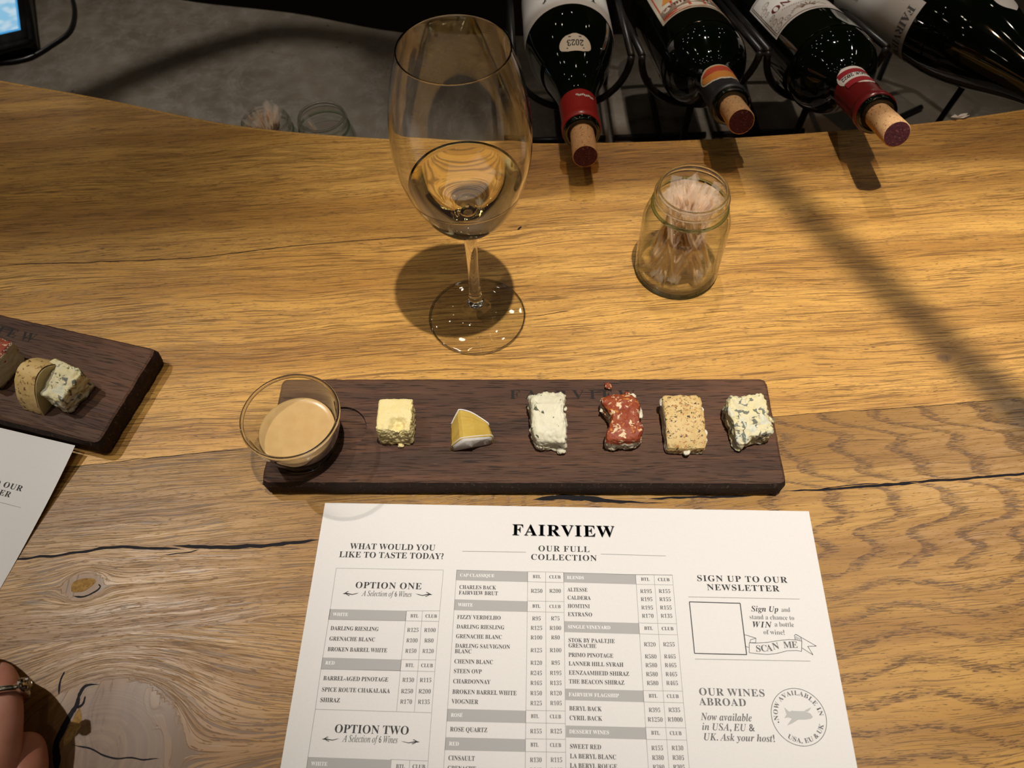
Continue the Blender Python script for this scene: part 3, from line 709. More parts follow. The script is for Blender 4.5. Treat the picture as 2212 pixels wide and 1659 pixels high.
    for x0, x1, y, s, py, p, c in (
            (1065, 1293, 550, 'CHARLES BACK', 574, 'R250', 'R200'), (1062, 1305, 585, 'FAIRVIEW BRUT', 0, '', ''), (1052, 1323, 736, 'FIZZY VERDELHO', 745, 'R95', 'R75'),
            (1048, 1345, 795, 'DARLING RIESLING', 804, 'R125', 'R100'), (1044, 1330, 855, 'GRENACHE BLANC', 863, 'R100', 'R80'), (1040, 1380, 914, 'DARLING SAUVIGNON', 942, 'R125', 'R100'),
            (1037, 1142, 948, 'BLANC', 0, '', ''), (1034, 1275, 1011, 'CHENIN BLANC', 1020, 'R120', 'R95'), (1030, 1205, 1071, 'STEEN OVP', 1083, 'R245', 'R195'), (1026, 1258, 1134, 'CHARDONNAY', 1145, 'R165', 'R135'),
            (1022, 1421, 1199, 'BROKEN BARREL WHITE', 1208, 'R150', 'R120'), (1018, 1183, 1259, 'VIOGNIER', 1270, 'R125', 'R105'), (1008, 1240, 1432, 'ROSE QUARTZ', 1444, 'R155', 'R125'),
            (997, 1162, 1610, 'CINSAULT', 1622, 'R130', 'R115'), (992, 1170, 1674, 'GRENACHE', 1686, 'R145', 'R115')):
        T(tab, A, x0, y, x1, s, IC)
        if p:
            for q, xx in ((p, (xa_(py) + xb_(py)) / 2), (c, (xb_(py) + xc_(py)) / 2 + 2)):
                hw = 37 if len(q) == 4 else 28; T(tab, A, xx - hw, py, xx + hw, q, IC, 'R')
    # collection table, right half
    yl = lambda y: 107 + (y - 450) * 0.0145
    ya = lambda y: 553 + (y - 462) * 0.066
    yb = lambda y: 667 + (y - 463) * 0.077
    yc = lambda y: 780 + (y - 465) * 0.088
    for y, h, name, n1 in ((450, 60, 'BLENDS', 234), (750, 68, 'SINGLE VINEYARD', 398), (1168, 71, 'FAIRVIEW FLAGSHIP', 450), (1396, 74, 'DESSERT WINES', 390)):
        bars.append(Print()); bars[-1].poly([B(yl(y), y), B(ya(y + 12), y + 12), B(ya(y + h + 12), y + h + 13), B(yl(y + h), y + h)], Z1)
        revs.append(Print()); T(revs[-1], B, yl(y) + 21, y + h * .66, n1, name, HC)
        T(tab, B, ya(y + h) + 30, y + h * .5 + 20, ya(y + h) + 84, 'BTL', HC); T(tab, B, yb(y + h) + 20, y + h * .5 + 22, yb(y + h) + 94, 'CLUB', HC)
        lines(B, [(ya(y), y + 12), (yc(y), y + 16)], [(ya(y + h), y + h + 12), (yc(y + h), y + h + 17)])
    lines(B, [(yl(450), 450), (ya(462), 462), (yc(465), 465)], [(ya(462), 462), (ya(1690), 1690)], [(yb(463), 463), (yb(1690), 1690)], [(yc(465), 465), (yc(1690), 1690)])
    for x0, x1, y, s, p, c in (
            (131, 256, 566, 'ALTESSE', 'R195', 'R155'), (131, 275, 616, 'CALDERA', 'R195', 'R155'), (132, 270, 668, 'HOMTINI', 'R195', 'R155'), (133, 285, 719, 'EXTRAÑO', 'R170', 'R135'),
            (136, 425, 880, 'STOK BY PAALTJIE', 'R320', 'R255'), (137, 311, 913, 'GRENACHE', '', ''), (137, 415, 971, 'PRIMO PINOTAGE', 'R580', 'R465'), (138, 478, 1025, 'LANNER HILL SYRAH', 'R580', 'R465'),
            (139, 514, 1081, 'EENZAAMHEID SHIRAZ', 'R580', 'R465'), (140, 484, 1136, 'THE BEACON SHIRAZ', 'R580', 'R465'), (142, 343, 1303, 'BERYL BACK', 'R395', 'R335'), (143, 346, 1362, 'CYRIL BACK', 'R1250', 'R1000'),
            (145, 341, 1539, 'SWEET RED', 'R155', 'R130'), (146, 434, 1599, 'LA BERYL BLANC', 'R380', 'R305'), (146, 440, 1658, 'LA BERYL ROUGE', 'R380', 'R305')):
        T(tab, B, x0, y, x1, s, IC)
        if p:
            py = y + (10 if 'STOK' not in s else 26)
            for q, xx in ((p, (ya(py) + yb(py)) / 2), (c, (yb(py) + yc(py)) / 2)):
                hw = 37 if len(q) == 4 else 47; T(tab, B, xx - hw, py, xx + hw, q, IC, 'R')
    # newsletter
    T(news, B, 932, 502, 1492, 'SIGN UP TO OUR', 0.0034); T(news, B, 995, 558, 1443, 'NEWSLETTER', 0.0034)
    rules.rule(B(880, 600), B(1568, 614), 0.0003, Z2); rules.rule(B(920, 985), B(1635, 998), 0.0003, Z2)
    fr = [B(886, 631), B(1200, 640), B(1240, 958), B(918, 950)]
    for i in range(4): news.rule(fr[i], fr[(i + 1) % 4], 0.0005, Z2)
    T(news, B, 1270, 690, 1440, 'Sign Up', 0.0031, 'J'); T(soft, B, 1456, 693, 1512, 'and', 0.0026, 'R'); T(soft, B, 1258, 738, 1536, 'stand a chance to', 0.0026, 'R')
    T(news, B, 1277, 788, 1397, 'WIN', 0.0032, 'J'); T(soft, B, 1414, 784, 1535, 'a bottle', 0.0026, 'R'); T(soft, B, 1345, 832, 1478, 'of wine!', 0.0026, 'R')
    # ribbon banner
    top = [(1256, 884), (1300, 886), (1370, 882), (1430, 872), (1500, 864), (1550, 867), (1582, 874)]; bot = [(1580, 938), (1550, 932), (1490, 934), (1430, 950), (1370, 957), (1310, 952), (1256, 946)]
    bann.path([B(*p) for p in top + bot + top[:1]], 0.0003, Z2)
    bann.path([B(*p) for p in ((1222, 832), (1298, 856), (1296, 884), (1262, 884), (1264, 866), (1298, 856))], 0.0003, Z2); bann.path([B(*p) for p in ((1234, 908), (1256, 914))], 0.0003, Z2)
    bann.path([B(*p) for p in ((1582, 874), (1576, 850), (1545, 832), (1536, 838), (1540, 864))], 0.0003, Z2)
    bann.path([B(*p) for p in ((1545, 832), (1672, 905), (1618, 906), (1652, 960), (1582, 916))], 0.0003, Z2)
    for k in range(6): bann.rule(B(1543 + 6 * k, 842 + 3 * k), B(1545 + 6 * k, 864 + k), 0.00015, Z2)
    for ch_, x, y, ang in (('S', 1297, 939, -.02), ('C', 1330, 938, .04), ('A', 1366, 937, .12), ('N', 1405, 927, .18), ('M', 1470, 917, .06), ('E', 1520, 915, 0)):
        q = B(x, y); bann.text(q.x, q.y, ch_, 0.0034, None, 'B', Z2, ang - 0.02)
    # wines abroad and the round stamp
    T(abroad, B, 945, 1208, 1355, 'OUR WINES', 0.0036); T(abroad, B, 948, 1270, 1240, 'ABROAD', 0.0036)
    T(abroad, B, 960, 1363, 1275, 'Now available', 0.0036, 'J'); T(abroad, B, 966, 1424, 1305, 'in USA, EU & ', 0.0034, 'J'); T(abroad, B, 974, 1487, 1418, 'UK. Ask your host!', 0.0034, 'J')
    c0 = B(1563, 1342); R0 = ((B(1730, 1342) - B(1396, 1342)).length / 2 + (B(1563, 1164) - B(1563, 1518)).length / 2) / 2
    emb.ring(c0.x, c0.y, R0, 0.0003, Z2)
    emb.arc(c0.x, c0.y, R0 * .76, math.radians(97), 'NOW AVAILABLE IN', R0 * .155, R0 * 2.50, 'B', Z2)
    emb.arc(c0.x, c0.y, R0 * .90, math.radians(-72), 'USA, EU & UK', R0 * .155, R0 * 1.72, 'B', Z2, True)
    for a in (20, 195):
        q = c0 + Vector((math.cos(math.radians(a)), math.sin(math.radians(a)))) * R0 * .8; emb.ring(q.x, q.y, 0.0002, 0.0004, Z2, 8)
    plane = Print()
    plane.poly([B(*p) for p in ((1473, 1284), (1502, 1310), (1530, 1306), (1600, 1308), (1635, 1322), (1650, 1344), (1640, 1354), (1600, 1360), (1560, 1360), (1522, 1384), (1490, 1396), (1520, 1354), (1500, 1346), (1474, 1350), (1488, 1328))], Z2)
    plane.poly([B(*p) for p in ((1596, 1307), (1612, 1296), (1640, 1284), (1628, 1304), (1616, 1312))], Z2); plane.poly([B(*p) for p in ((1512, 1306), (1526, 1302), (1524, 1308))], Z2)
    head.make('printed_heading', M['ink'], e); soft.make('printed_small_text', M['ink2'], e); opt.make('printed_option_list', M['ink'], e); title.make('printed_title', M['ink'], e)
    for bq, rq in zip(bars, revs): rq.make('reversed_heading', M['white'], bq.make('printed_grey_bar', M['band'], e))
    tab.make('printed_price_table', M['ink'], e); rules.make('printed_rule', M['line'], e); news.make('printed_newsletter_text', M['ink'], e)
    bann.make('printed_ribbon', M['ink2'], e); abroad.make('printed_abroad_text', M['ink2'], e); emb.make('printed_round_stamp', M['ink2'], e); plane.make('printed_aeroplane', M['rivet'], e)
    # second sheet, leaning against the other board
    tr = at(162, 962, 0.010); rz = math.radians(-16.0)
    o2 = (tr.x - Wd * math.cos(rz), tr.y - Wd * math.sin(rz))
    e2 = empty('menu_sheet', (o2[0], o2[1], 0), rz, 'white printed sheet propped against the board beside the ringed hand', 'menu', 'white printed menus')
    def bend(x, y, z):
        d = -y; zz = 0.0095 * max(0, 1 - d / 0.085) ** 1.8
        return (x + 0.012 * (max(0, d - 0.05) / 0.1) ** 1.6 * 0.35, y, z + zz)
    mesh('paper', [bend(*p) for p in v], f, M['paper'], e2)
    p2, p3 = Print(), Print(); off = Vector((0, 0.010))
    for x0, x1, y, s in ((932, 1492, 502, 'SIGN UP TO OUR'), (995, 1443, 558, 'NEWSLETTER')):
        a, b = B(x0, y) + off, B(x1, y) + off; p2.text(a.x, a.y, s, 0.0034, b.x - a.x, 'B', Z2)
    p3.rule(B(880, 600) + off, B(1568, 614) + off, 0.00025, Z2)
    p2.make('printed_heading', M['ink'], e2, bend); p3.make('printed_rule', M['line'], e2, bend)
menu()

# ------------------------------------------------------------------ wine glass
def wine_glass():
    g = at(1030, 687); gx, gy = -0.02328, 0.35564
    e = empty('wine_glass', (gx, gy, 0), 0, 'tall stemmed wine glass with a little white wine, standing behind the board', 'wine glass')
    foot = smoothprof([(0.0002, 0.0012), (0.020, 0.0009), (0.0335, 0.0002), (0.0345, 0.0008), (0.0342, 0.0017), (0.030, 0.0027), (0.020, 0.0042), (0.0125, 0.0064), (0.0090, 0.0095), (0.0072, 0.0128), (0.0060, 0.0160)], 5)
    v, f = lathe(foot); ft = mesh('foot', v, f, M['footglass'], e, True)
    v, f = lathe([(0.0339 + 0.0005 * math.cos(t), 0.0010 + 0.0005 * math.sin(t)) for t in np.linspace(0, 2 * math.pi, 14, endpoint=False)], 96, True); mesh('foot_rim', v, f, M['glass'], ft, True)
    stem = smoothprof([(0.0002, 0.0150), (0.0040, 0.0148), (0.0060, 0.0160), (0.0050, 0.0195), (0.0046, 0.024), (0.0040, 0.036), (0.0037, 0.050), (0.0038, 0.065), (0.0042, 0.078), (0.0050, 0.0855)], 5)
    v, f = lathe(stem, 64); mesh('stem', v, f, M['glass'], e, True)
    outer = [(0.0050, 0.0855), (0.0078, 0.0885), (0.0135, 0.0930), (0.0205, 0.1000), (0.0268, 0.1090), (0.0318, 0.1195), (0.0356, 0.1310), (0.0382, 0.1430), (0.0393, 0.1550), (0.0390, 0.1680), (0.0372, 0.1830), (0.0341, 0.1980), (0.0307, 0.2090), (0.0291, 0.2144)]
    inner = [(0.0283, 0.2144), (0.0298, 0.2090), (0.0331, 0.1980), (0.0361, 0.1830), (0.0378, 0.1680), (0.0381, 0.1550), (0.0370, 0.1430), (0.0343, 0.1310), (0.0304, 0.1195), (0.0253, 0.1095), (0.0188, 0.1012), (0.0115, 0.0955), (0.0055, 0.0925), (0.0002, 0.0918)]
    po, pi = smoothprof(outer, 5), smoothprof(inner, 5)
    rim = [(0.0287 + 0.0004 * math.cos(t), 0.2144 + 0.0005 * math.sin(t)) for t in (0.5, 1.2, 1.9, 2.6)]
    v, f = lathe(po + rim + pi, 128); mesh('bowl', v, f, M['glass'], e, True)
    lvl = 0.1285; pw = [(max(r + 0.00015, 0.0001), z - 0.0001) for r, z in pi if z < lvl][::-1]
    rl = pw[-1][0]
    pw += [(rl + 0.0009, lvl), (rl - 0.0006, lvl - 0.0006), (rl - 0.003, lvl - 0.0011), (0.0002, lvl - 0.0012)]
    v, f = lathe(pw, 128); mesh('wine', v, f, M['wine'], e, True)['label'] = 'pale golden white wine'
wine_glass()

# ------------------------------------------------------------------ glass jars and wrapped toothpicks
def jar(x, y, z0, label, group='glass jars'):
    e = empty('glass_jar', (x, y, z0), random.uniform(0, 6), label, 'jar', group)
    out = [(0.0002, 0.0015), (0.024, 0.0008), (0.0285, 0.0003), (0.0302, 0.0022), (0.0306, 0.006), (0.0306, 0.030), (0.0304, 0.048), (0.0298, 0.053), (0.0280, 0.0575), (0.0255, 0.0605), (0.0245, 0.0615), (0.0252, 0.0628), (0.0258, 0.0642), (0.0252, 0.0655), (0.0240, 0.0665), (0.0238, 0.0690), (0.0243, 0.0705), (0.0238, 0.0720), (0.0235, 0.0765), (0.0236, 0.0780), (0.0230, 0.0790)]
    inn = [(0.0218, 0.0786), (0.0216, 0.0760), (0.0218, 0.0640), (0.0224, 0.0600), (0.0255, 0.0555), (0.0276, 0.0510), (0.0284, 0.0460), (0.0285, 0.0080), (0.0270, 0.0048), (0.020, 0.0040), (0.0002, 0.0042)]
    v, f = lathe(smoothprof(out + inn, 4), 96); jb = mesh('jar_body', v, f, M['jar'], e, True)
    for nm, R, q, z, m in (('rim', .0227, .0012, .0780, 'glass'), ('thread_ring', .0246, .0009, .0728, 'glass'), ('thread_ring', .0253, .0012, .0648, 'tint'), ('base_ring', .0292, .0016, .0018, 'tint')):
        v, f = lathe([(R + q * math.cos(t), z + q * math.sin(t)) for t in np.linspace(0, 2 * math.pi, 12, endpoint=False)], 80, True); mesh(nm, v, f, M[m], e, True)
    return e
PICK = None
def toothpick(p0, p1, label, group, roll=0.0):
    global PICK
    p0, p1 = Vector(p0), Vector(p1); L = 0.064
    d = (p1 - p0).normalized(); q = Vector((0, 0, 1)).rotation_difference(d)
    if PICK is None:
        e = empty('toothpick')
        v, f = tube([(0, 0, 0), (0, 0, .006), (0, 0, .058), (0, 0, .064)], 0.0010, 8, taper=[.15, 1, 1, .15]); mesh('pick', v, f, M['pick'], e, True)
        vs, fs = [], []
        for i in range(13):
            z = -0.004 + 0.0745 * i / 12; wv = 0.0033 if i not in (0, 12) else 0.0036; th = 0.0012 if 0 < i < 12 else 0.00015
            tw = 0.35 * math.sin(i * 0.7)
            for a, b in ((-wv, 0), (0, th), (wv, 0), (0, -th)):
                vs.append((a * math.cos(tw) - b * math.sin(tw), a * math.sin(tw) + b * math.cos(tw), z))
        for i in range(12):
            for k in range(4): fs.append((4 * i + k, 4 * i + (k + 1) % 4, 4 * i + 4 + (k + 1) % 4, 4 * i + 4 + k))
        mesh('wrapper', vs, fs, M['film'], e)
        PICK = e
    else:
        e = PICK.copy(); COL.objects.link(e)
        for ch in PICK.children:
            k = ch.copy(); COL.objects.link(k); k.parent = e
    e.rotation_mode = 'QUATERNION'; from mathutils import Quaternion
    e.rotation_quaternion = q @ Quaternion((0, 0, 1), roll); e.location = p0
    return tag(e, label, 'toothpick', group)
jx, jy = 0.12468, 0.39453
jar(jx, jy, 0, 'clear glass jar of wrapped toothpicks standing on the oak counter')
for k in range(64):
    a = random.uniform(0, 6.283); r0 = 0.023 * math.sqrt(random.random()); b = a + math.pi + random.uniform(-2.3, 2.3); r1 = 0.0185 * math.sqrt(random.random())
    p0 = Vector((jx + r0 * math.cos(a), jy + r0 * math.sin(a), 0.0095)); p1 = Vector((jx + r1 * math.cos(b), jy + r1 * math.sin(b), 0.070))
    toothpick(p0, p1, 'clear wrapped wooden toothpick inside the jar on the oak counter', 'toothpicks in the counter jar', random.uniform(0, 3))
j2 = at(694, 252, -0.072); jar(j2.x, j2.y, -0.15, 'nearly empty open glass jar on the concrete, nearest the wine glass')
j3 = at(572, 262, -0.072); jar(j3.x, j3.y, -0.15, 'glass jar stuffed with toothpicks on the concrete, half hidden by the counter edge')
for k in range(34):
    a = random.uniform(0, 6.283); r0 = 0.018 * math.sqrt(random.random()); b = a + random.uniform(-0.7, 0.7); r1 = 0.019 * math.sqrt(random.random()) + 0.001
    toothpick((j3.x - r0 * .5 * math.cos(a), j3.y - r0 * .5 * math.sin(a), -0.128), (j3.x + r1 * math.cos(b), j3.y + r1 * math.sin(b), -0.066), 'clear wrapped toothpick fanning out of the jar on the concrete', 'toothpicks in the back jar', random.uniform(0, 3))
toothpick((j2.x + 0.012, j2.y - 0.01, -0.1365), (j2.x - 0.014, j2.y + 0.004, -0.085), 'single wrapped toothpick left in the nearly empty jar', 'last toothpick')

# ------------------------------------------------------------------ dip bowl
def ramekin():
    c = at(626, 897, 0.053); e = empty('dip_bowl', (c.x, c.y, BT), 0, 'small round glass dip bowl of honey mustard sauce on the board end', 'bowl')
    R = 0.0292; H = 0.036
    out = [(0.0002, 0.001), (0.015, 0.0006), (0.0185, 0.0003), (0.0200, 0.0025), (0.0222, 0.0080), (0.0250, 0.0160), (0.0272, 0.0245), (0.0285, 0.0310), (0.0292, 0.0335), (0.0294, 0.0352), (0.0288, 0.0362)]
    inn = [(0.0275, 0.0356), (0.0268, 0.0335), (0.0252, 0.0255), (0.0230, 0.0175), (0.0204, 0.0100), (0.0180, 0.0055), (0.0150, 0.0038), (0.0002, 0.0035)]
    v, f = lathe(smoothprof(out + inn, 5), 96); mesh('bowl_glass', v, f, M['ramekin'], e, True)
    for nm, R_, q, z in (('rim', .0284, .0012, .0352), ('foot_ring', .0196, .0013, .0016)):
        v, f = lathe([(R_ + q * math.cos(t), z + q * math.sin(t)) for t in np.linspace(0, 2 * math.pi, 12, endpoint=False)], 80, True); mesh(nm, v, f, M['glass'], e, True)
    lvl = 0.0185
    pi = smoothprof(inn, 5); pw = [(max(r - 0.0001, 0.0001), z + 0.0001) for r, z in pi if z < lvl][::-1]
    rl = pw[-1][0]; pw += [(rl - 0.0001, lvl + 0.0005), (rl - 0.0012, lvl), (rl - 0.004, lvl - 0.0003), (0.0002, lvl - 0.0003)]
    v, f = lathe(pw, 96); mesh('sauce', v, f, M['sauce'], e, True)['label'] = 'thick pale mustard coloured sauce'
    for bx, by in ((0.004, -0.009), (-0.006, -0.006), (0.011, 0.002), (-0.002, 0.008), (0.006, -0.013)):
        pass
ramekin()

# ------------------------------------------------------------------ cheeses
def fbm(p, s, o=3, seed=0.0):
    v = 0; a = 1.0; q = Vector(p) * s + Vector((seed, seed * 1.7, seed * 0.6))
    for _ in range(o): v += a * noise.noise(q); q = q * 2.03; a *= 0.5
    return v
def chunk(name, size, shape, cuts=26, rough=0.0006, rs=260, seed=0.0, fine=0.0003, m=None, parent=None, mats=None, pick=None, amp=None):
    """a cut piece: a finely divided block, shaped by SHAPE(u, v, w) -> (x, y, z) and broken up by noise"""
    bm = bmesh.new(); bmesh.ops.create_cube(bm, size=2.0)
    bmesh.ops.subdivide_edges(bm, edges=bm.edges[:], cuts=cuts, use_grid_fill=True)
    for vt in bm.verts:
        u, v, w_ = vt.co
        p = Vector(shape(u, v, w_))
        p = Vector((p.x * size[0] / 2, p.y * size[1] / 2, p.z * size[2]))
        n = Vector((u**5, v**5, w_**5)).normalized()
        d = rough * fbm(p, rs, 3, seed) + fine * fbm(p, rs * 4, 2, seed + 9)
        q = p + n * d
        if amp: q = p + n * d * amp(u, v, w_)
        if w_ <= -0.98: q.z = min(0.0002 + max(0, d) * .1, 0.0003)
        vt.co = (q.x, q.y, max(q.z, 0.0001))
    bm.normal_update(); me = bpy.data.meshes.new(name)
    for fc in bm.faces:
        fc.smooth = True
        if pick: fc.material_index = pick(fc.calc_center_median(), fc.normal)
    bm.to_mesh(me); bm.free()
    for k in (mats or [m]): me.materials.append(k)
    o = bpy.data.objects.new(name, me); COL.objects.link(o)
    if parent: o.parent = parent
    return o
def soft_box(p=8.0, amt=1.0):
    def s(u, v, w_):
        q = (abs(u)**p + abs(v)**p + abs(w_)**p) ** (1 / p); k = max(abs(u), abs(v), abs(w_)) / max(q, 1e-6)
        k = 1 + (k - 1) * amt
        return Vector((u * k, v * k, (w_ * k + 1) / 2))
    return s
CM = dict(
    butter=cheese_mat('butter_cheese', (0.74, 0.62, 0.27), (0.77, 0.66, 0.34), [(240, 0.66, 0.72, (0.45, 0.30, 0.05), 0.7, (1, 1, 1))], 0.35, 0.15, 420),
    paste=cheese_mat('ripe_paste', (0.50, 0.335, 0.062), (0.56, 0.39, 0.085), None, 0.18, 0.25, 260, 0.4), rind=cheese_mat('white_rind', (0.80, 0.77, 0.72), (0.72, 0.68, 0.62), None, 0.4, 0.1, 700, 0.8),
    herb=cheese_mat('herb_cheese', (0.68, 0.645, 0.47), (0.73, 0.695, 0.53), [(190, 0.625, 0.655, (0.05, 0.065, 0.025), 0.95, (1.3, 0.7, 1)), (110, 0.66, 0.74, (0.28, 0.31, 0.31), 0.6, (1, 1, 1))], 0.6, 0.15, 380),
    paprika=cheese_mat('paprika_coat', (0.235, 0.040, 0.016), (0.31, 0.070, 0.026), [(210, 0.56, 0.62, (0.78, 0.62, 0.38), 0.9, (1, 1.2, 1)), (300, 0.60, 0.66, (0.62, 0.24, 0.04), 0.8, (1, 1, 1)), (170, 0.70, 0.73, (0.07, 0.075, 0.02), 0.95, (1, 1, 1))], 0.7, 0.1, 420),
    white=cheese_mat('fresh_white_cheese', (0.72, 0.68, 0.52), (0.66, 0.61, 0.45), None, 0.9, 0.15, 420),
    pepper=cheese_mat('pepper_crust', (0.58, 0.40, 0.155), (0.66, 0.50, 0.23), [(520, 0.57, 0.63, (0.38, 0.15, 0.035), 0.8, (1, 1, 1)), (560, 0.600, 0.635, (0.035, 0.025, 0.012), 0.95, (1, 1, 1)), (330, 0.66, 0.69, (0.03, 0.028, 0.015), 0.95, (1, 1, 1)), (190, 0.72, 0.74, (0.34, 0.05, 0.02), 0.9, (1, 1, 1))], 0.5, 0.1, 520),
    blue=cheese_mat('blue_cheese', (0.70, 0.62, 0.33), (0.66, 0.61, 0.41), [(95, 0.54, 0.60, (0.60, 0.62, 0.52), 0.7, (1, 1, 1)), (190, 0.550, 0.59, (0.060, 0.080, 0.080), 0.85, (1, 1.3, 1))], 0.8, 0.15, 420),
    brie=cheese_mat('crusted_cheese_side', (0.55, 0.44, 0.22), (0.50, 0.39, 0.18), None, 0.3, 0.15, 260),
    browncrust=cheese_mat('brown_speckled_crust', (0.58, 0.40, 0.15), (0.66, 0.47, 0.20), [(300, 0.59, 0.64, (0.14, 0.07, 0.02), 0.9, (1, 1, 1)), (160, 0.62, 0.68, (0.25, 0.13, 0.04), 0.7, (1, 1, 1))], 0.6, 0.1, 420),
)
def cheese(name, px, py, size, rz, label, shape, mat, z=BT, **kw):
    c = at(px, py, z); o = chunk(name, size, shape, m=mat, **kw); o.location = (c.x, c.y, z + 0.0001); o.rotation_euler = (0, 0, rz)
    return tag(o, label, 'cheese', 'cheese tasting pieces')
def crumb(px, py, s, mat, label, z=BT, seed=0.0, name='cheese_crumb'):
    c = at(px, py, z); o = chunk(name, (s, s * .8, s * .7), lambda u, v, w_: soft_box(3)(u, v, w_), 8, s * .22, 1.2 / s, seed, s * .08, mat)
    o.location = (c.x, c.y, z + 0.0001); return tag(o, label, 'crumb', 'cheese crumbs')
# 1 butter coloured cube with a broken front corner
def sh1(u, v, w_):
    p = soft_box(14)(u, v, w_)
    d = math.exp(-((u - .25)**2 + (v + .75)**2) / .22) * max(0, w_ + .3) * .55
    p.z -= d * .42; p.y += d * .30; return p
b1c = cheese('cheese_cube', 861, 928, (0.0212, 0.0225, 0.0195), -0.03, 'pale yellow cheese cube with a crumbled front corner, nearest the dip bowl', sh1, CM['butter'], rough=0.0006, rs=300, seed=2.0, fine=0.0005, cuts=40, amp=lambda u, v, w_: (1.15 if v < -.6 or u > .85 else .4) + 1.8 * math.exp(-((u - .25)**2 + (v + .6)**2) / .3) * (w_ > 0))
crumb(866, 964, 0.0034, CM['butter'], 'tiny pale crumb in front of the yellow cheese cube', seed=1)
# 2 ripe wedge with white rind
def wedge():
    c = at(1014, 938, BT); e = empty('cheese_wedge', (c.x, c.y, BT + 0.0002), 0.12, 'golden ripe cheese wedge with white rind facing the viewer', 'cheese', 'cheese tasting pieces')
    # paste: prism with a ridge running away from the viewer; the rind closes the near end
    SEC = [(-0.0128, 0.0), (-0.0115, 0.0070), (-0.0062, 0.0142), (-0.0040, 0.0155), (0.0035, 0.0140), (0.0128, 0.0098), (0.0140, 0.0080), (0.0140, 0.0)]
    YB = [0.003, 0.004, 0.0090, 0.0098, 0.0072, 0.0012, 0.000, 0.000]; YF = [-0.0098, -0.0104, -0.0112, -0.0112, -0.0108, -0.0090, -0.0088, -0.0088]
    n = len(SEC); NS = 12; bm = bmesh.new(); rows = []
    for j in range(NS + 1):
        t = j / NS; rows.append([bm.verts.new((x * (1 - .10 * t) + .0003 * fbm((x, t * .02, z), 300, 2, 3), YF[i] + (YB[i] - YF[i]) * t, max(z * (1 - .06 * t) + (.0004 * fbm((x, t * .02, z), 260, 2, 8) if z > 0 else 0), 0))) for i, (x, z) in enumerate(SEC)])
    for a, b in zip(rows, rows[1:]):
        for i in range(n): bm.faces.new((a[i], a[(i + 1) % n], b[(i + 1) % n], b[i]))
    bm.faces.new(rows[0][::-1]); bm.faces.new(rows[-1])
    bmesh.ops.recalc_face_normals(bm, faces=bm.faces)
    pst = bobj('paste', bm, CM['paste'], e)
    bm = bmesh.new(); rows = []
    cx, cz = 0.0008, 0.0055
    for j in range(9):
        k = j / 8; ring = []
        for i in range(n):
            x, z = SEC[i]; q = 1.03 if j == 8 else k
            ring.append(bm.verts.new((cx + (x - cx) * q + .0003 * noise.noise(Vector((i * 1.3, j, 1))), YF[i] - .0003 - .0014 * math.sqrt(max(0, 1 - k * k)) + (.0012 if j == 8 else 0) + .0003 * noise.noise(Vector((i, j * .7, 5))), max(cz + (z - cz) * q, 0))))
        rows.append(ring)
    for a, b in zip(rows, rows[1:]):
        for i in range(n): bm.faces.new((a[i], a[(i + 1) % n], b[(i + 1) % n], b[i]))
    bm.faces.new(rows[0]); bmesh.ops.recalc_face_normals(bm, faces=bm.faces)
    bobj('rind', bm, CM['rind'], e, True)['label'] = 'thin white bloomy rind'
    # rim of rind along the far edges
    v, f = tube(catmull([(-0.0104, 0.0050, .0064), (-0.0056, 0.0088, .0134), (-0.0036, 0.0097, .0146), (0.0032, 0.0073, .0132), (0.0115, 0.0014, .0094), (0.0126, 0.0002, .0076)], 8), 0.00045, 6)
    mesh('rind', v, f, CM['rind'], e, True)
wedge()
# 3 herb goat cheese piece, rounded front
def sh3(u, v, w_):
    p = soft_box(7)(u, v, w_)
    t = (v + 1) / 2
    p.z *= 0.50 + 0.50 * math.sin(math.pi * min(1, .14 + .58 * t)) ** .8
    p.x *= 0.96 + .12 * max(0, (t - .72) / .28) * (1 if u > 0 else .7) - .10 * math.exp(-((t - .60) / .10)**2) * (u > 0) - .16 * max(0, (.25 - t) / .25) * (u < 0)
    p.x += .04 * math.sin(t * 4); p.y -= .22 * max(0, u - .3) * (v < -.6)
    p.z += .05 * math.exp(-((t - .66) / .04)**2)
    return p
hc = cheese('cheese_piece', 1183, 926, (0.0222, 0.0325, 0.0200), 0.0, 'creamy white herb cheese piece in the middle of the row', sh3, CM['herb'], rough=0.0009, rs=170, seed=4.0, fine=0.0005, cuts=38, amp=lambda u, v, w_: 1.6 if (u > .7 or v > .8 or w_ < 0) else .7)
for x, y, z, s_ in ((-0.0096, 0.0135, .0110, .0046), (0.0090, 0.0145, .0110, .0042), (0.0108, 0.0085, .0075, .0034), (0.0078, -0.0160, .0, .0052)):
    o_ = chunk('torn_edge', (s_, s_ * 1.2, s_ * .8), lambda u, v, w_: soft_box(3)(u, v, w_), 8, s_ * .2, 1.1 / s_, x * 800, s_ * .07, CM['herb'], hc); o_.location = (x, y, z)
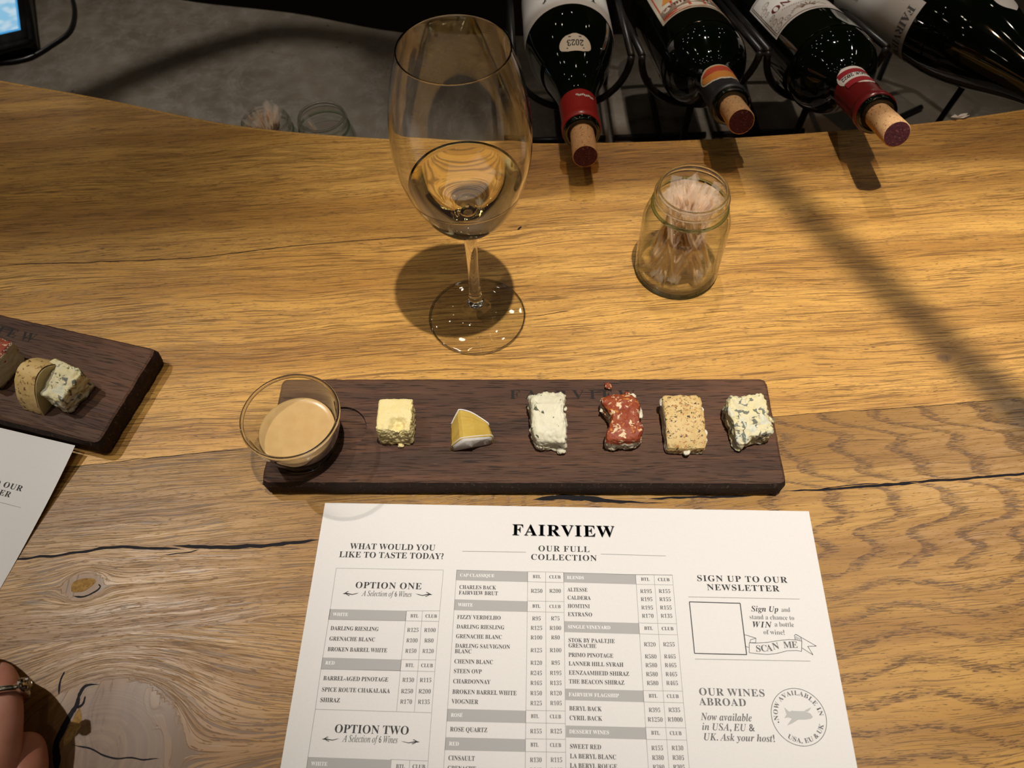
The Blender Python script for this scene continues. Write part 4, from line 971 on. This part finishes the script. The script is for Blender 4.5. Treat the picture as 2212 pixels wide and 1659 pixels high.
# 4 paprika coated piece
def paprika():
    c = at(1341, 924, BT); e = empty('cheese_piece', (c.x, c.y, BT + 0.0001), 0.03, 'red paprika coated soft cheese piece, torn white at the edges', 'cheese', 'cheese tasting pieces')
    def sh(u, v, w_):
        p = soft_box(6)(u, v, w_); t = (v + 1) / 2
        p.z *= 0.72 + 0.28 * math.sin(math.pi * min(1, .25 + .55 * t)); p.x = p.x * (1 - .26 * math.exp(-((t - .48) / .22)**2)) + .20 * math.sin(3.3 * t - .2) - .10
        return p
    pick = lambda c_, n: 1 if (n.y < -.75 and c_.z < .0095) or (abs(n.x) > .80 and c_.z < .011) or c_.z < .003 else 0
    chunk('body', (0.0235, 0.0335, 0.0165), sh, 30, 0.0010, 190, 6.0, 0.0006, mats=[CM['paprika'], CM['white']], parent=e, pick=pick)
    for x, y, z, s, st in ((-0.0092, 0.0138, 0.0098, .0056, .7), (-0.0108, 0.0100, 0.0062, .0036, .9), (0.0080, 0.0158, 0.0108, .0038, 1.0), (0.0106, 0.0052, 0.0078, .0046, 1.8), (-0.0090, -0.0135, 0.0018, .0030, 1.2)):
        o = chunk('torn_edge', (s, s * st, s * .6), lambda u, v, w_: soft_box(3)(u, v, w_), 10, s * .28, .9 / s, x * 900, s * .14, CM['white'], e); o.location = (x, y, max(z - s * .3, 0.0001)); o.rotation_euler = (.3 * math.sin(x * 900), .3, x * 40)
paprika()
crumb(1313, 837, 0.0046, CM['paprika'], 'small red paprika coated crumb near the far edge of the board', seed=5)
crumb(1355, 853, 0.0036, CM['paprika'], 'tiny red crumb touching the far side of the paprika cheese', seed=8)
# 5 pepper crusted slab with white inside
def pepper():
    c = at(1471, 930, BT); e = empty('cheese_piece', (c.x, c.y, BT + 0.0001), -0.04, 'rectangular white cheese slab under a tan pepper crust', 'cheese', 'cheese tasting pieces')
    def sh(u, v, w_):
        p = soft_box(14)(u, v, w_); t = (v + 1) / 2; p.z *= 0.36 + .64 * math.sin(math.pi * min(.60, .10 + .72 * t)) ** .9; p.x += .05 * (0.5 - t); return p
    pick = lambda c_, n: 0 if (n.z > .35 and c_.z > .0015) or (n.y < -.5 and c_.z > .0028 + .002 * noise.noise(Vector((c_.x * 300, 1, 1)))) else 1
    chunk('body', (0.0240, 0.0345, 0.0155), sh, 28, 0.0006, 160, 11.0, 0.0003, mats=[CM['pepper'], CM['white']], parent=e, pick=pick)
    for x, y, z, s in ((-0.0118, 0.0140, 0.0095, .0035), (0.0122, 0.009, 0.008, .0030), (0.0128, -0.006, .0055, .0034), (0.0128, -0.010, .004, .0028), (0.001, -0.0168, .0025, .0042)):
        o = chunk('torn_edge', (s, s * 1.5, s * .8), lambda u, v, w_: soft_box(3)(u, v, w_), 7, s * .25, 1.1 / s, x * 700, s * .08, CM['white'], e); o.location = (x, y, z)
pepper()
# 6 blue cheese
def sh6(u, v, w_):
    p = soft_box(9)(u, v, w_); t = (v + 1) / 2
    p.x += -.10 * (1 - t) + (.10 if u > 0 else .06) * (.5 - t); p.z *= .80 + .20 * t
    d = math.exp(-((u + .75)**2 + (v + .9)**2) / .12); p.y -= .26 * d; p.z *= 1 - .35 * d
    p.x += -.10 * math.exp(-((u + 1)**2 + (v - .35)**2) / .12)
    return p
cheese('cheese_piece', 1610, 924, (0.0232, 0.0268, 0.0190), 0.10, 'crumbly blue veined cheese cube at the end of the row', sh6, CM['blue'], rough=0.0014, rs=170, seed=14.0, fine=0.0006, cuts=32)
crumb(1663, 911, 0.0046, CM['blue'], 'small blue cheese crumb beside the blue cube near the board end', seed=21)
# neighbour's board
def nb_slice():
    c = on_lb(90, 838); e = empty('cheese_piece', (c.x, c.y, BT + 0.0001), -0.36, 'half round cheese slice with brown speckled crust on the cut off board', 'cheese', 'cheese tasting pieces')
    n = 20; out = [(-0.0175 + 0.036 * k / n, 0.0255 * math.sin(math.pi * (k / n) ** .95) ** .62) for k in range(n + 1)]
    bm = bmesh.new(); th = 0.017
    A_ = [bm.verts.new((0.0, x, max(z, 0))) for x, z in out]; B_ = [bm.verts.new((th * .9, x, max(z, 0))) for x, z in out]
    fr = bm.faces.new(B_); bk = bm.faces.new(A_[::-1]); cr = [bm.faces.new((A_[i], A_[i + 1], B_[i + 1], B_[i])) for i in range(n)]; bm.faces.new((A_[-1], A_[0], B_[0], B_[-1]))
    bmesh.ops.recalc_face_normals(bm, faces=bm.faces)
    bmesh.ops.subdivide_edges(bm, edges=[q for q in bm.edges if abs(q.verts[0].co.x - q.verts[1].co.x) > .005], cuts=8)
    bm2 = bmesh.new()
    vs = [[bm2.verts.new((-0.0004 + th * .88 * j / 8, x * 1.01 + .0005 * fbm((x, j * .002, 0), 300), max(z, 0) + .0009 + .0005 * fbm((x, j * .002, 3), 400))) for j in range(9)] for x, z in out]
    for a, b in zip(vs, vs[1:]):
        for j in range(8): bm2.faces.new((a[j], b[j], b[j + 1], a[j + 1]))
    bobj('paste', bm, CM['brie'], e); bobj('crust', bm2, CM['browncrust'], e, True)
nb_slice()
cheese('cheese_piece', 152, 852, (0.0270, 0.0240, 0.0205), -0.52, 'chunk of blue veined yellow cheese on the cut off board, beside the speckled slice', sh6, CM['blue'], rough=0.0013, rs=180, seed=33.0, fine=0.0005, cuts=30)
def nb_red():
    c = on_lb(2, 800); e = empty('cheese_piece', (c.x, c.y, BT + 0.0001), -0.35, 'white cheese with a red dusted top, cut by the photo edge', 'cheese', 'cheese tasting pieces')
    pick = lambda c_, n: 0 if n.z > .6 and c_.z > .01 else 1
    chunk('body', (0.024, 0.028, 0.0200), soft_box(8), 26, 0.0012, 200, 41.0, 0.0006, mats=[CM['paprika'], CM['white']], parent=e, pick=pick)
nb_red()

# ------------------------------------------------------------------ wine bottles in the rack
def prof_r(prof, z):
    for (r0, z0), (r1, z1) in zip(prof, prof[1:]):
        if z0 <= z <= z1 or z1 <= z <= z0: return r0 + (r1 - r0) * ((z - z0) / (z1 - z0) if z1 != z0 else 0)
    return prof[-1][0]
BORDEAUX = [(0.0002, 0.004), (0.030, 0.001), (0.0355, 0.0), (0.0375, 0.004), (0.0375, 0.10), (0.0375, 0.186), (0.0370, 0.194), (0.0350, 0.2030), (0.0310, 0.2110), (0.0255, 0.2180), (0.0200, 0.2245), (0.0163, 0.2310), (0.0148, 0.2380), (0.0143, 0.255), (0.0140, 0.285)]
BURGUNDY = [(0.0002, 0.004), (0.030, 0.001), (0.0380, 0.0), (0.0400, 0.004), (0.0400, 0.10), (0.0400, 0.150), (0.0392, 0.162), (0.0368, 0.178), (0.0325, 0.195), (0.0270, 0.212), (0.0220, 0.226), (0.0180, 0.240), (0.0155, 0.254), (0.0148, 0.266), (0.0145, 0.285)]
SPARKLING = [(0.0002, 0.006), (0.034, 0.001), (0.0415, 0.0), (0.0440, 0.005), (0.0440, 0.10), (0.0440, 0.155), (0.0430, 0.170), (0.0395, 0.190), (0.0330, 0.212), (0.0255, 0.235), (0.0195, 0.258), (0.0165, 0.280), (0.0155, 0.300)]
def bottle(prof, lip, d, label, twist=0.0, cap=None, cap_from=0.245, cork_out=0.0, length=0.30, tilt=0.0):
    """lip: the centre of the mouth; d: horizontal direction of the neck"""
    d = Vector((d[0], d[1], tilt)).normalized(); up = (Vector((0, 0, 1)) - d * d.z).normalized(); xx = up.cross(d)
    R = Matrix((xx, up, d)).transposed() @ Matrix.Rotation(twist, 3, 'Z')
    e = empty('wine_bottle', Vector(lip) - d * length); e.rotation_euler = R.to_euler()
    tag(e, label, 'wine bottle', 'wine bottles in the rack')
    p = smoothprof(prof, 4)
    lipp = [(0.0142, length - 0.0125), (0.0152, length - 0.0115), (0.0153, length - 0.0065), (0.0146, length - 0.0050), (0.0146, length - 0.0010), (0.0138, length), (0.0098, length), (0.0095, length - 0.0020), (0.0095, length - .02)]
    v, f = lathe(p + lipp, 72); mesh('bottle_glass', v, f, M['bottle'], e, True)
    if cap:
        z0, z1 = cap_from, length - 0.0052
        cp = [(prof_r(p, z0) + .0001, z0), (prof_r(p, z0) + .0005, z0 + .0003)] + [(max(prof_r(p, min(z, length - .0125)), 0) + .0005, z) for z in np.linspace(z0 + .001, z1 - .009, 10)] + [(0.0157, z1 - .0065), (0.0158, z1), (0.0147, z1 + .0004)]
        v, f = lathe(cp, 64); mesh('capsule', v, f, cap, e, True)
    if cork_out:
        v, f = lathe([(0.0094, length - .018), (0.0095, length), (0.0098, length + cork_out * .5), (0.0099, length + cork_out - .0006), (0.0092, length + cork_out)], 40)
        v = [(x + .00012 * noise.noise(Vector((x * 900, y * 900, z * 900))), y + .00012 * noise.noise(Vector((x * 900, y * 900, z * 900 + 5))), z) for x, y, z in v]
        ck = mesh('cork', v, f, M['cork'], e, True)
        v, f = lathe([(0.0092, length + cork_out), (0.006, length + cork_out + .0003), (0.0001, length + cork_out + .0003)], 40); mesh('stained_end', v, f, M['stained'], ck)['label'] = 'wine stained dark red cork end'
    e['prof'] = 0; return e, p
def wrapfn(p, z0, phi0, eps, r0=None):
    def fn(s, t, z):
        zz = z0 + t; r = prof_r(p, zz) + eps + z; a = phi0 + s / (r0 or r); return (r * math.cos(a), r * math.sin(a), zz)
    return fn
def wrapped(name, m, e, p, shape, z0, phi0, eps, r0=None, n=(40, 10)):
    """a paper label: SHAPE gives outline half width at height t (0..1) or a rectangle (w, h)"""
    wd, h, hw = shape; vs, fs = [], []
    for j in range(n[1] + 1):
        t = j / n[1]
        for i in range(n[0] + 1): vs.append((((i / n[0]) * 2 - 1) * hw(t) * wd / 2, h * t, 0))
    for j in range(n[1]):
        for i in range(n[0]): b = j * (n[0] + 1) + i; fs.append((b, b + 1, b + n[0] + 2, b + n[0] + 1))
    fn = wrapfn(p, z0, phi0, eps, r0); return mesh(name, [fn(*q) for q in vs], fs, m, e, True)
rect = lambda t: 1.0
dome = lambda t: math.sqrt(max(1 - (t ** 2.2), 0.0)) * (0.9 + 0.1 * t) + 0.02
lens_ = lambda t: max(0.03, math.sqrt(max(0.0, 1 - (1.9 * (t - .42)) ** 2)) if t > .1 else .55 + 2.3 * t)
UPA = math.pi / 2
def bottles():
    # 1 slope shouldered
    ax = 0.0622; L = at(1258, 290, 0.0310); ck = at(1262, 337, 0.0275)
    e, p = bottle(BURGUNDY, (ax, L.y, 0.0310), (0, -1), 'slope shouldered wine bottle with red capsule, in the rack cell nearest the wine glass', 0.0, M['redcap'], 0.2585, 0.030, tilt=0.12)
    lab = wrapped('front_label', M['lab'], e, p, (0.13, 0.085, rect), 0.077, UPA, 0.0004)
    pr = Print(); pr.text(-0.026, 0.060, 'Violet', 0.013, 0.052, 'I'); pr.text(-0.02, 0.045, 'Wines', 0.008, 0.04, 'I')
    pr.make('label_script', M['ink'], lab, wrapfn(p, 0.077, UPA, 0.0007))
    nk = wrapped('neck_label', M['cream'], e, p, (0.034, 0.0180, lambda t: max(.10, math.sqrt(max(0, 1 - ((.74 - t) / .74) ** 2))) if t < .74 else math.sqrt(1 - .75 * ((t - .74) / .26) ** 2)), 0.1985, UPA - .02, 0.0002, 0.034)
    pr = Print(); pr.text(-0.0085, 0.0068, '2023', 0.0056, 0.0170, 'B'); pr.rule((-.0095, .0148), (.0095, .0148), .0010); pr.rule((-.006, .0035), (.006, .0035), .0010); pr.make('vintage_lettering', M['ink'], nk, wrapfn(p, 0.1985, UPA - .02, 0.0005, 0.034))
    pr = Print()
    for k in range(9): pr.ring(-0.006 + 0.0017 * k, 0.012 + .0008 * math.sin(k * 2.1), .0009, .0006, 0, 10)
    pr.make('capsule_lettering', M['lab'], [c for c in e.children if c.name.startswith('capsule')][0], wrapfn(p, 0.256, UPA - .35, 0.0009))
    # 2 black capsule, colourful label
    ax = 0.178; L = at(1583, 232, 0.048); ck = at(1598, 264, 0.042)
    e, p = bottle(BORDEAUX, (ax, L.y, 0.048), (0, -1), 'round shouldered wine bottle with black capsule and orange red label, second in the rack', -0.22, M['blackcap'], 0.2550, 0.030, tilt=0.33)
    lab = wrapped('front_label', M['cream'], e, p, (0.088, 0.095, rect), 0.0585, UPA, 0.0004)
    for m, q, zz in ((M['red'], [(-.041, .003), (.041, .003), (.041, .092), (-.041, .092)], 0), (M['taupe'], [(-.040, .070), (-.02, .078), (.01, .076), (.041, .084), (.041, .066), (.008, .060), (-.018, .058), (-.030, .054), (-.040, .056)], .0002), (M['orange'], [(-.036, .042), (-.024, .042), (-.024, .053), (-.036, .053)], .0003), (M['cream'], [(-.041, .0865), (-.020, .0885), (.01, .0845), (.041, .0905), (.041, .092), (-.041, .092)], .0002), (M['orange'], [(-.015, .030), (.030, .030), (.036, .052), (.01, .056), (-.015, .050)], .0002), (M['cream'], [(-.0413, .0553), (-.03, .0523), (-.018, .0563), (.008, .0583), (.041, .0643), (.041, .0655), (.008, .0595), (-.018, .0575), (-.03, .0535), (-.0413, .0565)], .0003)):
        pr = Print()
        N_ = 18; xs0 = [min(a[0] for a in q), max(a[0] for a in q)]
        pr.poly([tuple(Vector(q[i]).lerp(Vector(q[(i + 1) % len(q)]), k / 8)) for i in range(len(q)) for k in range(8)])
        # flat fills follow the curve of the bottle through many thin strips
        bmx = bmesh.new(); vv = [bmx.verts.new(a) for a in pr.v]
        for t in pr.f:
            try: bmx.faces.new([vv[i] for i in t])
            except ValueError: pass
        bmesh.ops.subdivide_edges(bmx, edges=bmx.edges[:], cuts=5, use_grid_fill=True)
        bmesh.ops.triangulate(bmx, faces=bmx.faces[:])
        fn = wrapfn(p, 0.0585, UPA, 0.0006)
        for vt in bmx.verts: vt.co = fn(vt.co.x, vt.co.y, zz)
        bobj('label_print', bmx, m, lab)
    pr = Print(); pr.text(-0.012, 0.064, 'THE SHIRAZ', 0.006, 0.05, 'B'); pr.make('label_lettering', M['dkred'], lab, wrapfn(p, 0.0585, UPA, 0.0009))
    nk = wrapped('neck_label', M['cream'], e, p, (0.044, 0.0330, lens_), 0.2430, UPA + .25, 0.0007, 0.016)
    wrapped('neck_label_print', M['orange'], nk, p, (0.040, 0.0275, lens_), 0.2455, UPA + .25, 0.0009, 0.016)
    wrapped('neck_label_print', M['red'], nk, p, (0.034, 0.0110, lens_), 0.2475, UPA + .25, 0.0011, 0.016)
    # 3 maroon capsule, cream label
    ax = 0.2845; L = at(1896, 250, 0.052); ck = at(1938, 287, 0.050)
    e, p = bottle(BORDEAUX, (ax, L.y, 0.052), (0, -1), 'round shouldered wine bottle with maroon capsule and cream label, third in the rack', 0.12, M['maroon'], 0.2450, 0.036, tilt=0.32)
    lab = wrapped('front_label', M['lab'], e, p, (0.086, 0.095, rect), 0.049, UPA, 0.0004)
    pr = Print(); pr.text(-0.031, 0.046, 'ITALIANO', 0.0115, 0.062, 'B'); pr.make('label_lettering', M['dkred'], lab, wrapfn(p, 0.049, UPA, 0.0007))
    pr = Print()
    for q in ([(-.041, .003), (.041, .003), (.041, .092), (-.041, .092), (-.041, .003)], [(-.0395, .0045), (.0395, .0045), (.0395, .0905), (-.0395, .0905), (-.0395, .0045)]):
        pr.path([tuple(Vector(q[i]).lerp(Vector(q[i + 1]), k / 16)) for i in range(4) for k in range(17)], .0005)
    for sx in (-1, 1):
        for cx, cy, r in ((.034, .084, .004), (.030, .078, .0035), (.035, .070, .004), (.033, .060, .003), (.024, .085, .003), (.035, .036, .004), (.030, .028, .004), (.034, .045, .0025)):
            pr.ring(sx * cx, cy, r, .0004, 0, 20); pr.ring(sx * (cx - .001), cy + .0005, r * .55, .0003, 0, 14)
    for k in range(11):
        a = math.radians(190 + 16 * k); pr.rule((.004 + .004 * math.cos(a), .083 + .003 * math.sin(a)), (.004 + .016 * math.cos(a), .084 + .011 * math.sin(a)), .0011)
    for k in range(24): pr.rule((-.024 + .002 * k, .0625 + .006 * math.sin(k / 23 * math.pi)), (-.0228 + .002 * k, .0642 + .006 * math.sin(k / 23 * math.pi)), .0006)
    pr.make('label_ornament', M['taupe'], lab, wrapfn(p, 0.049, UPA, 0.0007))
    nk = wrapped('neck_label', M['lab'], e, p, (0.040, 0.0340, lens_), 0.2340, UPA - .18, 0.0008, 0.0165)
    wrapped('neck_label_print', M['wred'], nk, p, (0.034, 0.0085, rect), 0.2560, UPA - .18, 0.0011, 0.0165); wrapped('neck_label_print', M['wred'], nk, p, (0.034, 0.0070, rect), 0.2385, UPA - .18, 0.0011, 0.0165)
    pr = Print(); pr.text(-0.0165, 0.0130, 'VINTAGE 2022', 0.0046, 0.033, 'B'); pr.make('vintage_lettering', M['ink'], nk, wrapfn(p, 0.2340, UPA - .18, 0.0012, 0.0165))
    # 4 sparkling bottle turned away to the right
    a4 = at(2032, 40, 0.012); d4 = Vector((0.48, -0.877, 0))
    e, p = bottle(SPARKLING, a4 + d4 * 0.165, d4, 'large dark green sparkling wine bottle lying at an angle at the photo edge', 0.0, None, length=0.31, tilt=0.0)
    lab = wrapped('front_label', M['lab'], e, p, (0.085, 0.09, rect), 0.052, UPA - 0.35, 0.0002)
    bk = wrapped('back_label', M['lab'], e, p, (0.075, 0.09, rect), 0.056, UPA + 1.75, 0.0002); bk['label'] = 'white back label with small print'
    pr = Print(); pr.text(-0.030, 0.078, 'FAIRVIEW', 0.0075, 0.055, 'B')
    for k in range(9): pr.rule((-0.03, 0.070 - .0035 * k), (0.02, 0.070 - .0035 * k), .0009)
    for k in range(16): pr.rule((-0.028 + .0014 * k, 0.010), (-0.028 + .0014 * k, 0.028), .0007 if k % 3 else .0003)
    pr.make('label_lettering', M['ink2'], bk, wrapfn(p, 0.056, UPA + 1.75, 0.0004))
    wrapped('neck_label', M['lab'], e, p, (0.030, 0.026, lens_), 0.176, UPA - 0.25, 0.0003, 0.042)
bottles()

def rack():
    wr = 0.0032
    def cell(cx, cy, rz, label, depth=0.20, zc=0.025, hw=0.0515, tl=0.0):
        e = empty('bottle_rack', (cx, cy, 0), rz, label, 'bottle rack', 'black wire rack cells')
        def U(y):
            return [(hw * math.cos(a), y, zc - y * tl + hw * math.sin(a)) for a in np.linspace(math.pi, 2 * math.pi, 24)]
        for y in (0.0, depth): v, f = tube(U(y), wr); mesh('cradle_loop', v, f, M['wire'], e, True)
        for s in (-1, 1):
            v, f = tube([(s * hw, 0, zc), (s * hw, depth, zc - depth * tl)], wr); mesh('side_rod', v, f, M['wire'], e, True)
            v, f = tube([(s * hw, depth, zc - depth * tl), (s * hw, depth, -0.15)], wr); mesh('leg', v, f, M['wire'], e, True)
        v, f = join(tube([(-hw, depth * .5, -0.147), (hw, depth * .5, -0.147)], wr), tube([(0, 0, zc - hw), (0, 0.01, -0.11), (0, 0.05, -0.147), (0, depth, -0.147)], wr)); mesh('foot_rail', v, f, M['wire'], e, True)
    cell(0.0622, 0.6165, 0, 'black wire rack cell holding the red capsule bottle', tl=0.12)
    cell(0.1745, 0.6165, 0, 'black wire rack cell holding the black capsule bottle', tl=0.32)
    cell(0.2845, 0.6165, 0, 'black wire rack cell holding the maroon capsule bottle', tl=0.31)
    a4 = at(2085, 60, 0.025); d = math.atan2(0.48, 0.877)
    cell(a4.x + .055 * math.cos(d), a4.y + .055 * math.sin(d), d, 'black wire rack cell under the angled sparkling bottle', 0.13, 0.025, 0.055)
rack()

# ------------------------------------------------------------------ card terminal and its cable
def terminal():
    c = at(66, 78, -0.125); rz = math.radians(20)
    e = empty('card_terminal', (c.x, c.y, -0.15), rz, 'black card terminal with a glowing pale blue screen on the concrete', 'card terminal')
    bm = bmesh.new(); bmesh.ops.create_cube(bm, size=1.0)
    for v in bm.verts: v.co = Vector(((v.co.x - .5) * .085, (v.co.y + .5) * .17, (v.co.z + .5) * (.024 + .006 * (v.co.y > 0)) + .0006))
    bmesh.ops.bevel(bm, geom=bm.edges[:], offset=.005, segments=3, affect='EDGES'); bobj('casing', bm, M['black'], e, True)
    n = N('screen'); co_ = n.coord(); s = n.sep(co_)
    edge = n.math('MAXIMUM', n.step(s[0], -.0135, -.012), n.step(s[1], .022, .020)); wv = n.step(n.noise(co_, 60, 1), .35, .6)
    em = n.node('Emission'); n.put(em.inputs[0], n.mix(edge, n.mix(wv, (.30, .62, .85), (.62, .80, .92)), (.08, .42, .85))); n.put(em.inputs[1], 0.38)
    m = n.surf(em.outputs[0])
    v, f = boxvf(-.077, -.0105, .018, .13, 0, .0006); o = mesh('screen', [(x, y, z + .0247 + y * .0353) for x, y, z in v], f, m, e)
    P = [at(px, py, -.1475) for px, py in ((128, -60), (155, -5), (160, 35), (148, 70), (110, 98), (70, 122), (30, 133), (-20, 136), (-60, 138))]
    v, f = tube(catmull(P, 8), .0026, 8); o = mesh('power_cable', v, f, M['black'], None, True); tag(o, 'thin black cable curving around the card terminal on the concrete', 'cable')
terminal()

# ------------------------------------------------------------------ torn paper scrap on the edge
def scrap():
    pts = [(2052, 256), (2060, 252), (2068, 252), (2074, 249), (2082, 250), (2090, 246), (2086, 252), (2092, 254), (2080, 257), (2072, 256), (2062, 259)]
    P = [at(*q, .0005) for q in pts]; c = sum(P, Vector()) / len(P)
    tri = tessellate_polygon([P]); v = [p - c + Vector((0, 0, .0012 * math.sin(i * 2.0) + .0015)) for i, p in enumerate(P)]
    n = len(v); f = [tuple(t) for t in tri] + [tuple(i + n for i in t[::-1]) for t in tri] + [(i, (i + 1) % n, (i + 1) % n + n, i + n) for i in range(n)]
    v += [p - Vector((0, 0, .0004)) for p in v]
    o = mesh('paper_scrap', v, f, M['lab']); o.location = c; tag(o, 'tiny torn white paper scrap at the far counter edge', 'paper scrap')
scrap()

# ------------------------------------------------------------------ neighbour's hand
def hand():
    e = empty('person', at(-60, 1640, 0), 0, 'person resting a curled hand with a gem ring at the photo edge', 'person')
    base = Vector(e.location)
    V, R, E = [], [], []
    def node(p, r, par=None):
        V.append(Vector(p) - base); R.append(r); i = len(V) - 1
        if par is not None: E.append((par, i))
        return i
    W0 = at(-150, 1900, .032)
    root = node(W0, .026); arm = node(W0 + Vector((-.05, -.10, .01)), .030, root); node(W0 + Vector((-.11, -.22, .03)), .037, arm)
    palm = node(at(-75, 1760, .033), .026, root)
    knx = [(-4, 1655, .030), (-75, 1600, .038), (-140, 1575, .040), (-205, 1600, .038)]
    tips = [[(8, 1560, .034, .0092), (10, 1500, .033, .0088), (2, 1462, .024, .0082), (-14, 1462, .012, .0075)],
            [(-72, 1500, .045, .0100), (-72, 1430, .040, .0094), (-78, 1400, .024, .0086), (-82, 1420, .012, .0080)],
            [(-140, 1470, .048, .0102), (-142, 1395, .042, .0096), (-146, 1365, .025, .0088), (-148, 1390, .012, .0082)],
            [(-208, 1500, .045, .0102), (-212, 1430, .040, .0096), (-214, 1400, .024, .0088), (-214, 1425, .012, .0082)]]
    for k, ch in zip(knx, tips):
        q = node(at(*k), .0130 if k is not knx[0] else .0120, palm)
        for px, py, z, r in ch: q = node(at(px, py, z), r, q)
    hy = node(at(38, 1720, .018), .0165, palm); hy2 = node(at(52, 1640, .0155), .0130, hy); node(at(52, 1582, .0140), .0090, hy2)
    th = node(at(-215, 1760, .028), .015, palm); th2 = node(at(-270, 1640, .022), .0115, th); th3 = node(at(-262, 1540, .016), .0100, th2); node(at(-240, 1490, .012), .0085, th3)
    me = bpy.data.meshes.new('hand_skin'); me.from_pydata(V, E, []); o = bpy.data.objects.new('hand_tmp', me); COL.objects.link(o)
    o.modifiers.new('skin', 'SKIN')
    for i, s in enumerate(me.skin_vertices[0].data): s.radius = (R[i], R[i]); s.use_root = (i == 0)
    sb = o.modifiers.new('sub', 'SUBSURF'); sb.levels = 3; sb.render_levels = 3
    bpy.context.view_layer.update(); dg = bpy.context.evaluated_depsgraph_get()
    m2 = bpy.data.meshes.new_from_object(o.evaluated_get(dg)); bpy.data.objects.remove(o)
    for v in m2.vertices:
        v.co.z += .0006 * fbm(v.co, 90, 2); v.co.z = max(v.co.z, .0004)
    m2.polygons.foreach_set('use_smooth', [True] * len(m2.polygons)); m2.materials.clear(); m2.materials.append(M['skin'])
    b = bpy.data.objects.new('body', m2); COL.objects.link(b); b.parent = e
    # ring on the little finger
    c = at(9, 1508, .033) - base; t = (at(10, 1480, .032) - at(8, 1545, .034)).normalized(); u = t.cross(Vector((0, 0, 1))).normalized(); w2 = u.cross(t)
    rr = .0098
    pts = [c + (u * math.cos(a) + w2 * math.sin(a)) * rr for a in np.linspace(0, 2 * math.pi, 40, endpoint=False)]
    v, f = tube(pts, .0017, 10, True); ring_o = mesh('ring', v, f, M['steel'], e, True); ring_o['label'] = 'gold and silver ring'
    dirg = (u * .92 + w2 * .40).normalized(); g0 = c + dirg * (rr + .0005)
    q = Vector((0, 0, 1)).rotation_difference(dirg)
    v, f = lathe([(0.0022, 0), (0.0034, .0012), (0.0040, .0035), (0.0037, .0040), (0.0028, .0022), (.0001, .0022)], 14); mesh('gem_setting', [q @ Vector(p) + g0 for p in v], f, M['steel'], ring_o)
    v, f = lathe([(0.0001, .0018), (0.0036, .0042), (0.0030, .0056), (.0001, .0058)], 9); mesh('gemstone', [q @ Vector(p) + g0 for p in v], f, M['gem'], ring_o)['label'] = 'clear faceted gemstone'
hand()
